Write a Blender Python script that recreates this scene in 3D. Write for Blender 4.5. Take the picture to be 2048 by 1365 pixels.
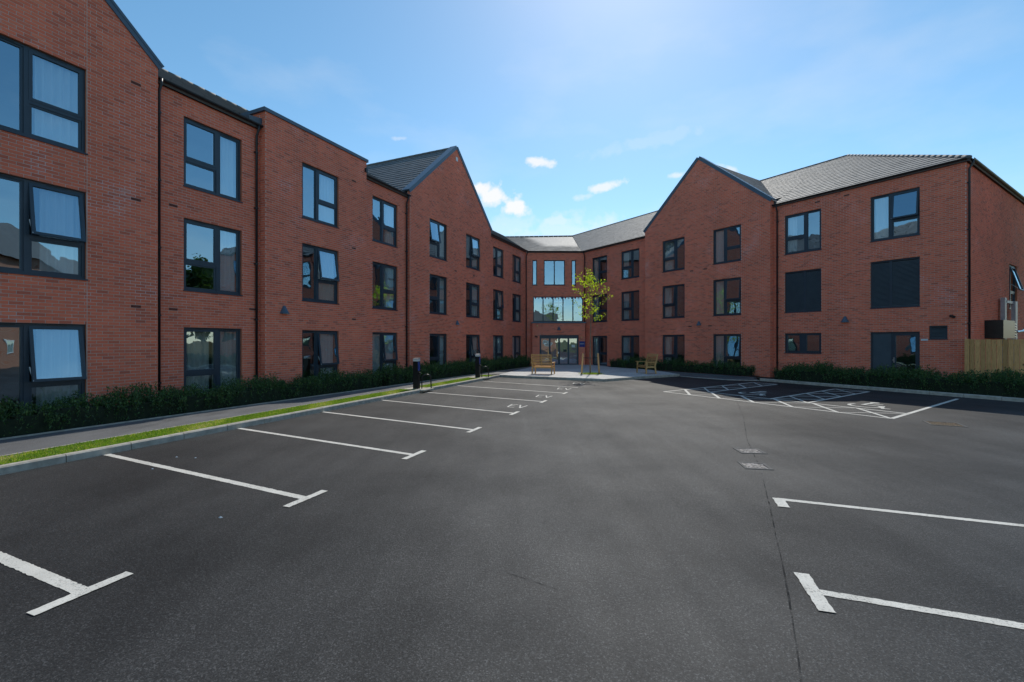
import bpy, math, random
import numpy as np
from mathutils import Vector
random.seed(7); RNG = np.random.default_rng(11)
scene = bpy.context.scene
for o in list(bpy.data.objects): bpy.data.objects.remove(o)
COL = scene.collection

# ------------------------------------------------------------------ camera, sky, sun, exposure
cam = bpy.data.cameras.new('camera'); cam.lens = 16.0; cam.sensor_width = 36.0; cam.clip_start = .05; cam.clip_end = 3000
camo = bpy.data.objects.new('camera', cam); COL.objects.link(camo)
camo.location = (0, 0, 1.94); camo.rotation_euler = (math.radians(90), 0, 0); scene.camera = camo

SUN_EL, SUN_AZ = math.radians(46), math.radians(14.5)      # azimuth: clockwise from +Y
SKY_STRENGTH, SUN_STRENGTH = 0.122, 2.3
scene.view_settings.view_transform = 'Standard'; scene.view_settings.look = 'None'
scene.view_settings.gamma = 1.0; scene.view_settings.exposure = 0.46; scene.view_settings.use_curve_mapping = False

world = bpy.data.worlds.new('World'); scene.world = world; world.use_nodes = True
wt = world.node_tree; wt.nodes.clear()
def wn(t, **k):
    n = wt.nodes.new(t)
    for a, v in k.items(): setattr(n, a, v)
    return n
wl = wt.links.new
wout = wn('ShaderNodeOutputWorld'); wbg = wn('ShaderNodeBackground'); wbg.inputs[1].default_value = SKY_STRENGTH
sky = wn('ShaderNodeTexSky', sky_type='NISHITA'); sky.sun_disc = False
sky.sun_elevation = SUN_EL; sky.sun_rotation = SUN_AZ; sky.altitude = 600; sky.air_density = 1.0; sky.dust_density = 0.36; sky.ozone_density = 1.2
tc = wn('ShaderNodeTexCoord'); sep = wn('ShaderNodeSeparateXYZ'); wl(tc.outputs['Generated'], sep.inputs[0])
def wm(op, a, b=None, clamp=False):
    n = wn('ShaderNodeMath', operation=op); n.use_clamp = clamp
    for i, v in enumerate((a, b)):
        if v is None: continue
        if isinstance(v, (int, float)): n.inputs[i].default_value = v
        else: wl(v, n.inputs[i])
    return n.outputs[0]
ymax = wm('MAXIMUM', sep.outputs[1], .05)
qx = wm('DIVIDE', sep.outputs[0], ymax); qz = wm('DIVIDE', sep.outputs[2], ymax)
comb = wn('ShaderNodeCombineXYZ'); wl(qx, comb.inputs[0]); wl(qz, comb.inputs[1])
ns = wn('ShaderNodeTexNoise'); ns.inputs['Scale'].default_value = 26; ns.inputs['Detail'].default_value = 7; ns.inputs['Roughness'].default_value = .58
wl(comb.outputs[0], ns.inputs['Vector'])
nv = wm('MULTIPLY', wm('SUBTRACT', ns.outputs['Fac'], .5), 2.9)
cloud = None
# small fair-weather clouds, by direction: centre (tangents), half sizes, tilt
for cx, cz, rx, rz, tilt, gain in [(-.034,.318,.050,.027,-.15,1.0),(.008,.292,.040,.020,-.2,1.0),(-.062,.333,.026,.022,0,1.0),
        (.060,.393,.036,.0150,-.12,.9),(.200,.338,.050,.0115,.25,.8),(.158,.318,.024,.010,.2,.45),(.364,.364,.024,.008,.1,.6),(.476,.378,.022,.009,-.3,.6),
        (.10,.262,.05,.014,0,.45),(.12,.235,.20,.045,.05,.38),(-.02,.25,.12,.03,.1,.30),(-.43,.43,.05,.02,-.3,.22),(-.245,.445,.022,.006,0,.3),(.32,.445,.16,.02,.25,.15)]:
    mp = wn('ShaderNodeMapping'); mp.vector_type = 'TEXTURE'
    mp.inputs['Location'].default_value = (cx, cz, 0); mp.inputs['Rotation'].default_value = (0, 0, tilt); mp.inputs['Scale'].default_value = (rx, rz, 1)
    wl(comb.outputs[0], mp.inputs[0])
    ln = wn('ShaderNodeVectorMath', operation='LENGTH'); wl(mp.outputs[0], ln.inputs[0])
    m = wm('SUBTRACT', 1.05, ln.outputs['Value']); m = wm('ADD', m, nv)
    m = wm('MULTIPLY', wm('SMOOTH_MIN', wm('MULTIPLY', m, 1.5, True), 1.0), gain, True)
    # fall to nothing well outside the ellipse
    fo = wm('SUBTRACT', 1.9, ln.outputs['Value'], True); m = wm('MULTIPLY', m, fo, True)
    cloud = m if cloud is None else wm('MAXIMUM', cloud, m)
cloud = wm('MULTIPLY', cloud, wm('GREATER_THAN', sep.outputs[1], .1))
# faint cirrus everywhere above the horizon
ci = wn('ShaderNodeTexNoise'); ci.inputs['Scale'].default_value = 3.4; ci.inputs['Detail'].default_value = 8; ci.inputs['Roughness'].default_value = .55
mpc = wn('ShaderNodeMapping'); mpc.inputs['Scale'].default_value = (1, 1, 2.4); wl(tc.outputs['Generated'], mpc.inputs[0]); wl(mpc.outputs[0], ci.inputs['Vector'])
cirrus = wm('MULTIPLY', wm('MULTIPLY', wm('SUBTRACT', ci.outputs['Fac'], .50), 3.6, True), .17)
cloud = wm('MAXIMUM', cloud, cirrus)
mixw = wn('ShaderNodeMix', data_type='RGBA'); hs = wn('ShaderNodeHueSaturation'); hs.inputs['Saturation'].default_value = 1.18; hs.inputs['Hue'].default_value = .485; hs.inputs['Value'].default_value = .95; wl(sky.outputs[0], hs.inputs['Color']); wl(cloud, mixw.inputs[0]); wl(hs.outputs[0], mixw.inputs[6]); mixw.inputs[7].default_value = (6.0, 5.95, 5.85, 1)
wl(mixw.outputs[2], wbg.inputs[0]); wl(wbg.outputs[0], wout.inputs[0])

sl = bpy.data.lights.new('sun', 'SUN'); sl.energy = SUN_STRENGTH; sl.angle = math.radians(.53); sl.color = (1.0, .95, .86)
so = bpy.data.objects.new('sun', sl); COL.objects.link(so)
sd = Vector((math.sin(SUN_AZ)*math.cos(SUN_EL), math.cos(SUN_AZ)*math.cos(SUN_EL), math.sin(SUN_EL)))
so.rotation_euler = sd.to_track_quat('Z', 'Y').to_euler(); so.location = sd*60

# ------------------------------------------------------------------ materials
MATS = {}
def mat(name, col=(.5,.5,.5), rough=.7, metal=0, spec=.5):
    m = bpy.data.materials.new(name); m.use_nodes = True
    b = m.node_tree.nodes['Principled BSDF']
    b.inputs['Base Color'].default_value = (*col, 1); b.inputs['Roughness'].default_value = rough
    b.inputs['Metallic'].default_value = metal; b.inputs['Specular IOR Level'].default_value = spec
    MATS[name] = m; return m
class N:
    """tiny node helper"""
    def __init__(s, m): s.t = m.node_tree; s.b = s.t.nodes['Principled BSDF']; s.m = m
    def n(s, t, **k):
        x = s.t.nodes.new(t)
        for a, v in k.items(): setattr(x, a, v)
        return x
    def l(s, a, b): s.t.links.new(a, b)
    def noise(s, scale, detail=4, rough=.55, vec=None, sc=None):
        x = s.n('ShaderNodeTexNoise'); x.inputs['Scale'].default_value = scale; x.inputs['Detail'].default_value = detail; x.inputs['Roughness'].default_value = rough
        v = vec or s.pos()
        if sc:
            mp = s.n('ShaderNodeMapping'); mp.inputs['Scale'].default_value = sc; s.l(v, mp.inputs[0]); v = mp.outputs[0]
        s.l(v, x.inputs['Vector']); return x.outputs['Fac']
    def pos(s):
        if not hasattr(s, '_p'): s._p = s.n('ShaderNodeNewGeometry').outputs['Position']
        return s._p
    def ramp(s, fac, stops):
        r = s.n('ShaderNodeValToRGB'); e = r.color_ramp.elements
        while len(e) < len(stops): e.new(.5)
        for el, (p, c) in zip(e, stops): el.position = p; el.color = (*c, 1) if len(c) == 3 else c
        s.l(fac, r.inputs[0]); return r.outputs[0]
    def math(s, op, a, b=None, clamp=False):
        x = s.n('ShaderNodeMath', operation=op); x.use_clamp = clamp
        for i, v in enumerate((a, b)):
            if v is None: continue
            if isinstance(v, (int, float)): x.inputs[i].default_value = v
            else: s.l(v, x.inputs[i])
        return x.outputs[0]
    def mix(s, fac, a, b, mode='MIX'):
        x = s.n('ShaderNodeMix', data_type='RGBA', blend_type=mode)
        for i, v in ((0, fac), (6, a), (7, b)):
            if isinstance(v, (int, float)): x.inputs[i].default_value = v
            elif isinstance(v, tuple): x.inputs[i].default_value = (*v, 1)
            else: s.l(v, x.inputs[i])
        return x.outputs[2]
    def bump(s, h, strength=.3, dist=.01):
        x = s.n('ShaderNodeBump'); x.inputs['Strength'].default_value = strength; x.inputs['Distance'].default_value = dist
        s.l(h, x.inputs['Height']); s.l(x.outputs[0], s.b.inputs['Normal'])
    def col(s, c): s.l(c, s.b.inputs['Base Color'])
    def rough(s, c): s.l(c, s.b.inputs['Roughness'])

def brick_material(name, single):
    m = mat(name, rough=.88, spec=.25); q = N(m)
    r = q.n('ShaderNodeObjectInfo').outputs['Random'] if single else q.n('ShaderNodeAttribute', attribute_name='rnd').outputs['Fac']
    c = q.ramp(r, [(0,(.54,.125,.082)),(.10,(.74,.172,.100)),(.30,(.88,.206,.116)),(.55,(.96,.228,.124)),(.75,(.86,.196,.110)),(.90,(.97,.268,.150)),(1,(.66,.160,.104))])
    c = q.mix(q.math('MULTIPLY', q.noise(55, 3), .55), c, (.70,.205,.112))
    big = q.ramp(q.noise(.55, 4), [(.35,(.92,.91,.90)),(.65,(1.08,1.06,1.05))]); c = q.mix(1.0, c, big, 'MULTIPLY')
    eff = q.math('MULTIPLY', q.ramp(q.noise(.75, 5, .6), [(.63,(0,0,0)),(.76,(1,1,1))]), q.ramp(q.noise(16, 4), [(.44,(0,0,0)),(.62,(1,1,1))]))
    c = q.mix(q.math('MULTIPLY', eff, .55), c, (.62,.55,.53))
    q.col(c); q.bump(q.noise(140, 3), .35, .004); return m
brick_material('brick', False); brick_material('brick_single', True)
def mortar():
    m = mat('mortar', rough=.95, spec=.15); q = N(m)
    c = q.ramp(q.noise(9, 4), [(.3,(.60,.46,.38)),(.7,(.74,.59,.50))])
    eff = q.ramp(q.noise(.75, 5, .6), [(.54,(0,0,0)),(.66,(1,1,1))])
    c = q.mix(q.math('MULTIPLY', eff, .8), c, (.80,.76,.74)); q.col(c); q.bump(q.noise(160, 2), .4, .004)
mortar()
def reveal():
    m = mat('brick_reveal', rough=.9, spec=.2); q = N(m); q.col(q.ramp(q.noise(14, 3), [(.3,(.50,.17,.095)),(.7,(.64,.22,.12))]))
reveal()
def simple(name, c0, c1, scale, rough=.7, bump=0, bs=80, spec=.4, metal=0, detail=4, sc=None, lo=.35, hi=.65):
    m = mat(name, rough=rough, spec=spec, metal=metal); q = N(m)
    q.col(q.ramp(q.noise(scale, detail, sc=sc), [(lo, c0), (hi, c1)]))
    if bump: q.bump(q.noise(bs, 3, sc=sc), bump, .01)
    return m
simple('frame_grey', (.028,.045,.064), (.034,.054,.075), 3, .42, spec=.5)
simple('pipe_black', (.012,.015,.019), (.02,.024,.029), 5, .38, spec=.5)
simple('coping_grey', (.075,.11,.15), (.09,.13,.175), 2, .38, .05, 30)
simple('white_plastic', (.7,.7,.69), (.78,.78,.77), 4, .4)
simple('steel', (.55,.56,.57), (.68,.69,.70), 6, .32, metal=.9)
simple('air_brick', (.13,.040,.028), (.18,.055,.038), 20, .9)
simple('duct_grey', (.36,.34,.35), (.44,.42,.42), 6, .45, metal=.2)
simple('grille_dark', (.060,.082,.100), (.072,.098,.118), 3, .5)
simple('interior', (.20,.165,.135), (.25,.21,.17), 1.0, .9)
simple('interior_floor', (.10,.075,.055), (.14,.105,.08), 2, .6)
simple('soil', (.030,.021,.014), (.075,.055,.038), 9, .95, .8, 40)
simple('kerb_concrete', (.36,.325,.27), (.52,.475,.40), 7, .85, .3, 90)
simple('pad_concrete', (.50,.45,.37), (.62,.57,.47), 8, .9, .3, 60)
simple('black_paint', (.010,.011,.012), (.018,.019,.020), 5, .35)
simple('blue_panel', (.02,.05,.25), (.04,.09,.36), 6, .4)
simple('sign_blue', (.012,.030,.20), (.016,.040,.25), 2, .45)
simple('flag_blue', (.012,.025,.17), (.02,.035,.21), 6, .8)
simple('flag_red', (.50,.02,.03), (.58,.03,.04), 6, .8)
simple('flag_white', (.72,.72,.74), (.8,.8,.8), 6, .8)
simple('lamp_yellow', (.7,.55,.2), (.8,.65,.25), 6, .6)
simple('stone_grey', (.25,.24,.23), (.42,.40,.38), 6, .9, .3, 50)
simple('render_cream', (.55,.50,.42), (.62,.57,.48), 1.2, .9)
def wood(name, a, b, sc):
    m = mat(name, rough=.62, spec=.35); q = N(m); oi = q.n('ShaderNodeObjectInfo').outputs['Random']
    c = q.ramp(q.noise(7, 6, .6, sc=sc), [(.3, a), (.7, b)])
    v = q.ramp(oi, [(0,(.78,.76,.72)),(1,(1.15,1.12,1.08))]); q.col(q.mix(1.0, c, v, 'MULTIPLY')); q.bump(q.noise(30, 4, sc=sc), .25, .004)
wood('bench_wood', (.50,.28,.10), (.70,.43,.18), (3,3,3)); wood('stake_wood', (.50,.29,.12), (.68,.43,.21), (6,6,.8))
def fence_wood():
    m = mat('fence_wood', rough=.75, spec=.3); q = N(m); oi = q.n('ShaderNodeObjectInfo').outputs['Random']
    c = q.ramp(q.noise(9, 6, .62, sc=(5,5,.5)), [(.25,(.56,.27,.10)),(.55,(.84,.46,.19)),(.8,(.90,.54,.26))])
    kn = q.ramp(q.noise(5.5, 2, sc=(1.6,1.6,.9)), [(.70,(1,1,1)),(.76,(.38,.30,.24))])
    c = q.mix(1.0, c, kn, 'MULTIPLY'); v = q.ramp(oi, [(0,(.62,.61,.56)),(1,(1.12,1.10,1.04))])
    q.col(q.mix(1.0, c, v, 'MULTIPLY')); q.bump(q.noise(30, 4, sc=(5,5,.6)), .3, .004)
fence_wood()
def asphalt(name, dark, light, grain, spec=.37, hi=2.9):
    m = mat(name, rough=.66, spec=spec); q = N(m)
    vo = q.n('ShaderNodeTexVoronoi'); vo.inputs['Scale'].default_value = grain; vo.inputs['Randomness'].default_value = 1; q.l(q.pos(), vo.inputs['Vector'])
    sp_ = q.n('ShaderNodeSeparateColor'); q.l(vo.outputs['Color'], sp_.inputs[0]); g = q.math('ADD', q.math('MULTIPLY', sp_.outputs[0], .55), q.math('MULTIPLY', q.noise(grain*.33, 3, .7), .45)); c = q.ramp(g, [(.16, tuple(v*(.15 if hi > 2 else .7) for v in dark)), (.36, dark), (.66, light), (.80, tuple(v*hi for v in light))])
    p1 = q.ramp(q.noise(.35, 6, .6), [(.34,(.74,.74,.75)),(.66,(1.24,1.23,1.22))]); c = q.mix(1.0, c, p1, 'MULTIPLY')
    st = q.ramp(q.noise(1.1, 6, .62, sc=(1,.35,1)), [(.57,(1,1,1)),(.70,(.62,.62,.63))]); c = q.mix(1.0, c, st, 'MULTIPLY')
    mp = q.n('ShaderNodeMapping'); mp.inputs['Rotation'].default_value = (0,0,.36); mp.inputs['Scale'].default_value = (2.2,.12,1); q.l(q.pos(), mp.inputs[0]); ty = q.ramp(q.noise(1.0, 4, .6, mp.outputs[0]), [(.34,(.91,.91,.91)),(.62,(1.06,1.06,1.05))]); c = q.mix(1.0, c, ty, 'MULTIPLY')
    if hi > 2:       # paler band along the driving lane between the bays, darker either side
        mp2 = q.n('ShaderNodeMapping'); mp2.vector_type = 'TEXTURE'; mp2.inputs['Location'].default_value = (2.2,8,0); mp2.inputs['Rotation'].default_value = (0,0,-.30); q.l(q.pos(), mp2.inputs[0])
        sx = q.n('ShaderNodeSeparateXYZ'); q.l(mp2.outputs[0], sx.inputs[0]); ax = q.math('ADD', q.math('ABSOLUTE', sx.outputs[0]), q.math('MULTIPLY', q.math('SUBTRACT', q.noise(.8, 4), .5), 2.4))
        lane_tone = q.ramp(q.math('DIVIDE', ax, 5.0, True), [(.15,(1.26,1.25,1.24)),(.75,(.92,.92,.92))]); c = q.mix(1.0, c, lane_tone, 'MULTIPLY')
    rgb = q.mix(1.0, p1, ty, 'MULTIPLY'); sv = q.n('ShaderNodeSeparateColor'); q.l(rgb, sv.inputs[0]); q.l(q.math('MULTIPLY', q.math('POWER', sv.outputs[0], 1.0), spec), q.b.inputs['Specular IOR Level'])
    q.col(c); q.rough(q.ramp(q.noise(.6, 5), [(.35,(.66,.66,.66)),(.65,(.71,.71,.71))]))
    h = q.math('ADD', q.math('MULTIPLY', g, 1.0), q.math('MULTIPLY', q.noise(grain*.45, 2), .6)); q.bump(h, .55, .008)
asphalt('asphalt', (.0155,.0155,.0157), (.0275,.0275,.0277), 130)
asphalt('path_asphalt', (.135,.135,.136), (.16,.16,.161), 170, .4, 1.25)
def seam():
    m = mat('tar_seam', rough=1.0, spec=.05); q = N(m); q.col(q.ramp(q.noise(40, 3), [(.3,(.012,.012,.013)),(.7,(.03,.03,.031))])); q.bump(q.noise(90,3), .6, .008)
    tr = q.n('ShaderNodeBsdfTransparent'); mx = q.n('ShaderNodeMixShader'); out = q.t.nodes['Material Output']
    fac = q.ramp(q.noise(5, 5, .65), [(.42,(0,0,0)),(.68,(.8,.8,.8))]); q.l(fac, mx.inputs[0]); q.l(tr.outputs[0], mx.inputs[1]); q.l(q.b.outputs[0], mx.inputs[2]); q.l(mx.outputs[0], out.inputs[0])
seam()
def paint():
    m = mat('road_paint', rough=.7, spec=.3); q = N(m)
    c = q.ramp(q.noise(4, 6, .6), [(.3,(.58,.545,.48)),(.7,(.74,.70,.625))])
    wear = q.math('MULTIPLY', q.ramp(q.noise(60, 4, .7), [(.53,(0,0,0)),(.63,(1,1,1))]), q.ramp(q.noise(1.6, 3), [(.40,(.12,.12,.12)),(.62,(1,1,1))]))
    q.col(q.mix(q.math('MULTIPLY', wear, .75), c, (.09,.088,.085))); q.bump(q.noise(150, 2), .5, .006)
paint()
def paving():
    m = mat('plaza_paving', rough=.8, spec=.35); q = N(m)
    br = q.n('ShaderNodeTexBrick'); br.inputs['Scale'].default_value = 1.0; br.inputs['Brick Width'].default_value = .2; br.inputs['Row Height'].default_value = .1
    br.inputs['Mortar Size'].default_value = .004; br.inputs['Color1'].default_value = (.55,.54,.525,1); br.inputs['Color2'].default_value = (.66,.645,.62,1); br.inputs['Mortar'].default_value = (.34,.33,.32,1)
    mp = q.n('ShaderNodeMapping'); mp.inputs['Rotation'].default_value = (0,0,.38); q.l(q.pos(), mp.inputs[0]); q.l(mp.outputs[0], br.inputs['Vector'])
    v = q.ramp(q.noise(.7, 5), [(.3,(.8,.8,.8)),(.7,(1.15,1.14,1.12))]); q.col(q.mix(1.0, br.outputs['Color'], v, 'MULTIPLY')); q.bump(br.outputs['Fac'], -.3, .004)
paving()
def tile():
    m = mat('roof_tile', rough=.48, spec=.5); q = N(m); r = q.n('ShaderNodeAttribute', attribute_name='rnd').outputs['Fac']
    c = q.ramp(r, [(0,(.11,.112,.116)),(1,(.16,.161,.164))]); q.col(q.mix(q.math('MULTIPLY', q.noise(6, 5), .6), c, (.18,.178,.172)))
    q.rough(q.ramp(q.noise(8, 4), [(.3,(.62,.62,.62)),(.7,(.76,.76,.76))])); q.bump(q.noise(60, 3), .15, .004)
tile()
def leaf(name, stops, trans=.35, rough=.5, spec=.35):
    m = mat(name, rough=rough, spec=spec); q = N(m); r = q.n('ShaderNodeAttribute', attribute_name='rnd').outputs['Fac']
    c = q.ramp(r, stops); q.col(c); tl = q.n('ShaderNodeBsdfTranslucent'); q.l(q.mix(1.0, c, (1.6,1.7,.7), 'MULTIPLY'), tl.inputs[0])
    mx = q.n('ShaderNodeMixShader'); mx.inputs[0].default_value = trans; q.l(q.b.outputs[0], mx.inputs[1]); q.l(tl.outputs[0], mx.inputs[2]); q.l(mx.outputs[0], q.t.nodes['Material Output'].inputs[0])
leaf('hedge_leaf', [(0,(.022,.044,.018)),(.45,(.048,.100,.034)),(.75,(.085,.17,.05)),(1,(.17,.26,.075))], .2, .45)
leaf('tree_leaf', [(0,(.16,.26,.018)),(.5,(.36,.45,.030)),(1,(.58,.62,.06))], .6, .5)
leaf('far_leaf', [(0,(.030,.060,.014)),(.5,(.055,.105,.022)),(1,(.10,.15,.035))], .35)
leaf('grass_blade', [(0,(.07,.15,.014)),(.4,(.17,.30,.026)),(.75,(.30,.40,.05)),(1,(.58,.50,.19))], .4, .6)
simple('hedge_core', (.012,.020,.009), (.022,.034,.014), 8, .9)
simple('grass_soil', (.10,.15,.03), (.36,.30,.13), 2.4, .95, .6, 60, lo=.38, hi=.68)
simple('bark', (.16,.115,.075), (.30,.24,.17), 20, .85, .4, 60, sc=(1,1,.3)); simple('dark_bark', (.06,.045,.03), (.11,.085,.06), 10, .9, .5, 30)
simple('field', (.05,.08,.02), (.09,.12,.035), .15, .95)
def cloth():
    m = mat('curtain_cloth', rough=.9, spec=.2); q = N(m); oi = q.n('ShaderNodeObjectInfo').outputs['Random']
    c = q.ramp(oi, [(0,(.86,.82,.74)),(.5,(.90,.88,.85)),(1,(.84,.87,.87))]); q.col(c)
    tl = q.n('ShaderNodeBsdfTranslucent'); q.l(c, tl.inputs[0]); mx = q.n('ShaderNodeMixShader'); mx.inputs[0].default_value = .15
    q.l(q.b.outputs[0], mx.inputs[1]); q.l(tl.outputs[0], mx.inputs[2]); q.l(mx.outputs[0], q.t.nodes['Material Output'].inputs[0])
cloth()
def glass():
    m = bpy.data.materials.new('window_glass'); m.use_nodes = True; MATS['window_glass'] = m; t = m.node_tree; t.nodes.clear()
    out = t.nodes.new('ShaderNodeOutputMaterial'); tr = t.nodes.new('ShaderNodeBsdfTransparent'); tr.inputs[0].default_value = (.84,.90,.91,1)
    gl = t.nodes.new('ShaderNodeBsdfGlossy'); gl.inputs[0].default_value = (.64,.86,1,1); gl.inputs['Roughness'].default_value = 0.0
    lw = t.nodes.new('ShaderNodeLayerWeight'); lw.inputs[0].default_value = .5
    pw = t.nodes.new('ShaderNodeMath'); pw.operation = 'POWER'; pw.inputs[1].default_value = 5; t.links.new(lw.outputs['Facing'], pw.inputs[0])
    fr = t.nodes.new('ShaderNodeMath'); fr.operation = 'MULTIPLY_ADD'; fr.inputs[1].default_value = .57; fr.inputs[2].default_value = .43; t.links.new(pw.outputs[0], fr.inputs[0])
    mx = t.nodes.new('ShaderNodeMixShader'); t.links.new(fr.outputs[0], mx.inputs[0]); t.links.new(tr.outputs[0], mx.inputs[1]); t.links.new(gl.outputs[0], mx.inputs[2]); t.links.new(mx.outputs[0], out.inputs[0])
    nz = t.nodes.new('ShaderNodeTexNoise'); nz.inputs['Scale'].default_value = 1.3; nz.inputs['Detail'].default_value = 1.5
    geo = t.nodes.new('ShaderNodeNewGeometry'); t.links.new(geo.outputs['Position'], nz.inputs['Vector'])
    bp = t.nodes.new('ShaderNodeBump'); bp.inputs['Strength'].default_value = .10; bp.inputs['Distance'].default_value = .06; t.links.new(nz.outputs['Fac'], bp.inputs['Height'])
    t.links.new(bp.outputs[0], gl.inputs['Normal'])
glass()
def cover_mat(name, a, b):
    m = mat(name, rough=.5, metal=.5); q = N(m)
    w = q.n('ShaderNodeTexVoronoi'); w.inputs['Scale'].default_value = 22; q.l(q.pos(), w.inputs['Vector'])
    q.col(q.ramp(w.outputs['Distance'], [(.25, a), (.55, b)])); q.bump(w.outputs['Distance'], .8, .012)
simple('cover_frame', (.07,.068,.066), (.11,.105,.10), 20, .8)
cover_mat('cover_iron', (.30,.29,.29), (.11,.107,.107)); cover_mat('cover_brass', (.20,.145,.08), (.09,.066,.04))

# ------------------------------------------------------------------ mesh helpers
class MB:
    """collects boxes, quads, tubes; build() links them as ONE mesh object"""
    def __init__(s): s.v = []; s.f = []; s.mi = []
    def add(s, vs, fs, mi=0):
        b = len(s.v); s.v += [tuple(v) for v in vs]; s.f += [tuple(i+b for i in f) for f in fs]; s.mi += [mi]*len(fs); return s
    def quad(s, a, b, c, d, mi=0): return s.add([a,b,c,d], [(0,1,2,3)], mi)
    def hexa(s, p, mi=0):      # p: 4 bottom (ccw from above) + 4 top
        return s.add(p, [(3,2,1,0),(4,5,6,7),(0,1,5,4),(1,2,6,5),(2,3,7,6),(3,0,4,7)], mi)
    def box(s, x0,x1,y0,y1,z0,z1, mi=0, fn=None):
        p = [(x0,y0,z0),(x1,y0,z0),(x1,y1,z0),(x0,y1,z0),(x0,y0,z1),(x1,y0,z1),(x1,y1,z1),(x0,y1,z1)]
        return s.hexa([fn(*q) for q in p] if fn else p, mi)
    def tube(s, pts, radii, n=8, mi=0, caps=True):
        pts = [Vector(p) for p in pts]; radii = radii if hasattr(radii,'__len__') else [radii]*len(pts); b = len(s.v)
        up = None
        for i, p in enumerate(pts):
            d = (pts[min(i+1,len(pts)-1)] - pts[max(i-1,0)]).normalized()
            if up is None: up = Vector((0,0,1)) if abs(d.z) < .9 else Vector((1,0,0))
            x = d.cross(up).normalized(); y = x.cross(d).normalized(); up = y
            for k in range(n):
                a = 2*math.pi*k/n; s.v.append(tuple(p + (x*math.cos(a)+y*math.sin(a))*radii[i]))
        for i in range(len(pts)-1):
            for k in range(n):
                k2 = (k+1)%n; s.f.append((b+i*n+k, b+i*n+k2, b+(i+1)*n+k2, b+(i+1)*n+k)); s.mi.append(mi)
        if caps:
            s.f.append(tuple(b+k for k in range(n))[::-1]); s.mi.append(mi); e = b+(len(pts)-1)*n; s.f.append(tuple(e+k for k in range(n))); s.mi.append(mi)
        return s
    def prism(s, poly, z0, z1, mi=0):
        n = len(poly); vs = [(*p[:2],z0) for p in poly]+[(*p[:2],z1) for p in poly]
        return s.add(vs, [tuple(range(n))[::-1], tuple(range(n,2*n))]+[(i,(i+1)%n,n+(i+1)%n,n+i) for i in range(n)], mi)
    def build(s, name, mats, parent=None, smooth=False):
        me = bpy.data.meshes.new(name); me.from_pydata(s.v, [], s.f); me.update()
        for m in ([mats] if isinstance(mats,str) else mats): me.materials.append(MATS[m])
        if any(s.mi): me.polygons.foreach_set('material_index', s.mi)
        if smooth: me.polygons.foreach_set('use_smooth', [True]*len(me.polygons))
        o = bpy.data.objects.new(name, me); COL.objects.link(o); o.parent = parent; return o
def quads_obj(name, verts, m, parent=None, rnd=None, nv=4):
    """verts: (n, nv, 3) array, one face each; optional per-face float attribute rnd"""
    n = len(verts); me = bpy.data.meshes.new(name)
    me.vertices.add(n*nv); me.vertices.foreach_set('co', np.ascontiguousarray(verts, dtype=np.float32).ravel())
    me.loops.add(n*nv); me.loops.foreach_set('vertex_index', np.arange(n*nv, dtype=np.int32))
    me.polygons.add(n); me.polygons.foreach_set('loop_start', np.arange(0, n*nv, nv, dtype=np.int32))
    if rnd is not None:
        a = me.attributes.new('rnd', 'FLOAT', 'FACE'); a.data.foreach_set('value', np.ascontiguousarray(rnd, dtype=np.float32))
    me.update(calc_edges=True); me.materials.append(MATS[m])
    o = bpy.data.objects.new(name, me); COL.objects.link(o); o.parent = parent; return o
def tag(o, label=None, cat=None, group=None, kind=None):
    if label: o['label'] = label
    if cat: o['category'] = cat
    if group: o['group'] = group
    if kind: o['kind'] = kind
    return o
def empty(name, loc=(0,0,0), rz=0):
    o = bpy.data.objects.new(name, None); COL.objects.link(o); o.location = loc; o.rotation_euler = (0,0,rz); o.empty_display_size = .2; return o

# ------------------------------------------------------------------ frames of the two wings
A, B = math.radians(24.45), math.radians(33.25)
class Frame:
    """facade plane: s runs left to right seen from outside, d outwards, z up"""
    def __init__(f, nx, ny, D): f.N = Vector((nx,ny,0)); f.S = Vector((-ny,nx,0)); f.D = D
    def p(f, s, d, z): q = f.S*s + f.N*(d - f.D); return (q.x, q.y, z)
    def at(f, D): return Frame(f.N.x, f.N.y, D)
FL = Frame(math.cos(A), -math.sin(A), 13.65)
FR = Frame(-math.cos(B), -math.sin(B), 24.15)               # s = -u
CL, CR = Vector(FL.p(32.75,0,0)), Vector(FR.p(-26.65,0,0))
cdir = (CR-CL).normalized(); FC0 = Frame(cdir.y, -cdir.x, 0); FC = Frame(cdir.y, -cdir.x, -FC0.N.dot(CL)); c0 = FC.S.dot(CL); c1 = FC.S.dot(CR)
FE = Frame(FR.S.x, FR.S.y, 5.05); FE.D = -(-5.05)            # end wall of the right wing (faces along +s of FR)
FE = Frame(FR.S.x, FR.S.y, 0); FE.D = -FE.N.dot(Vector(FR.p(-5.05,0,0)))
fe0 = FE.S.dot(Vector(FR.p(-5.05,0,0)))
EAVES = 8.94; PITCH = .575; RUN = 6.2; RIDGE = EAVES + RUN*PITCH

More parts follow.
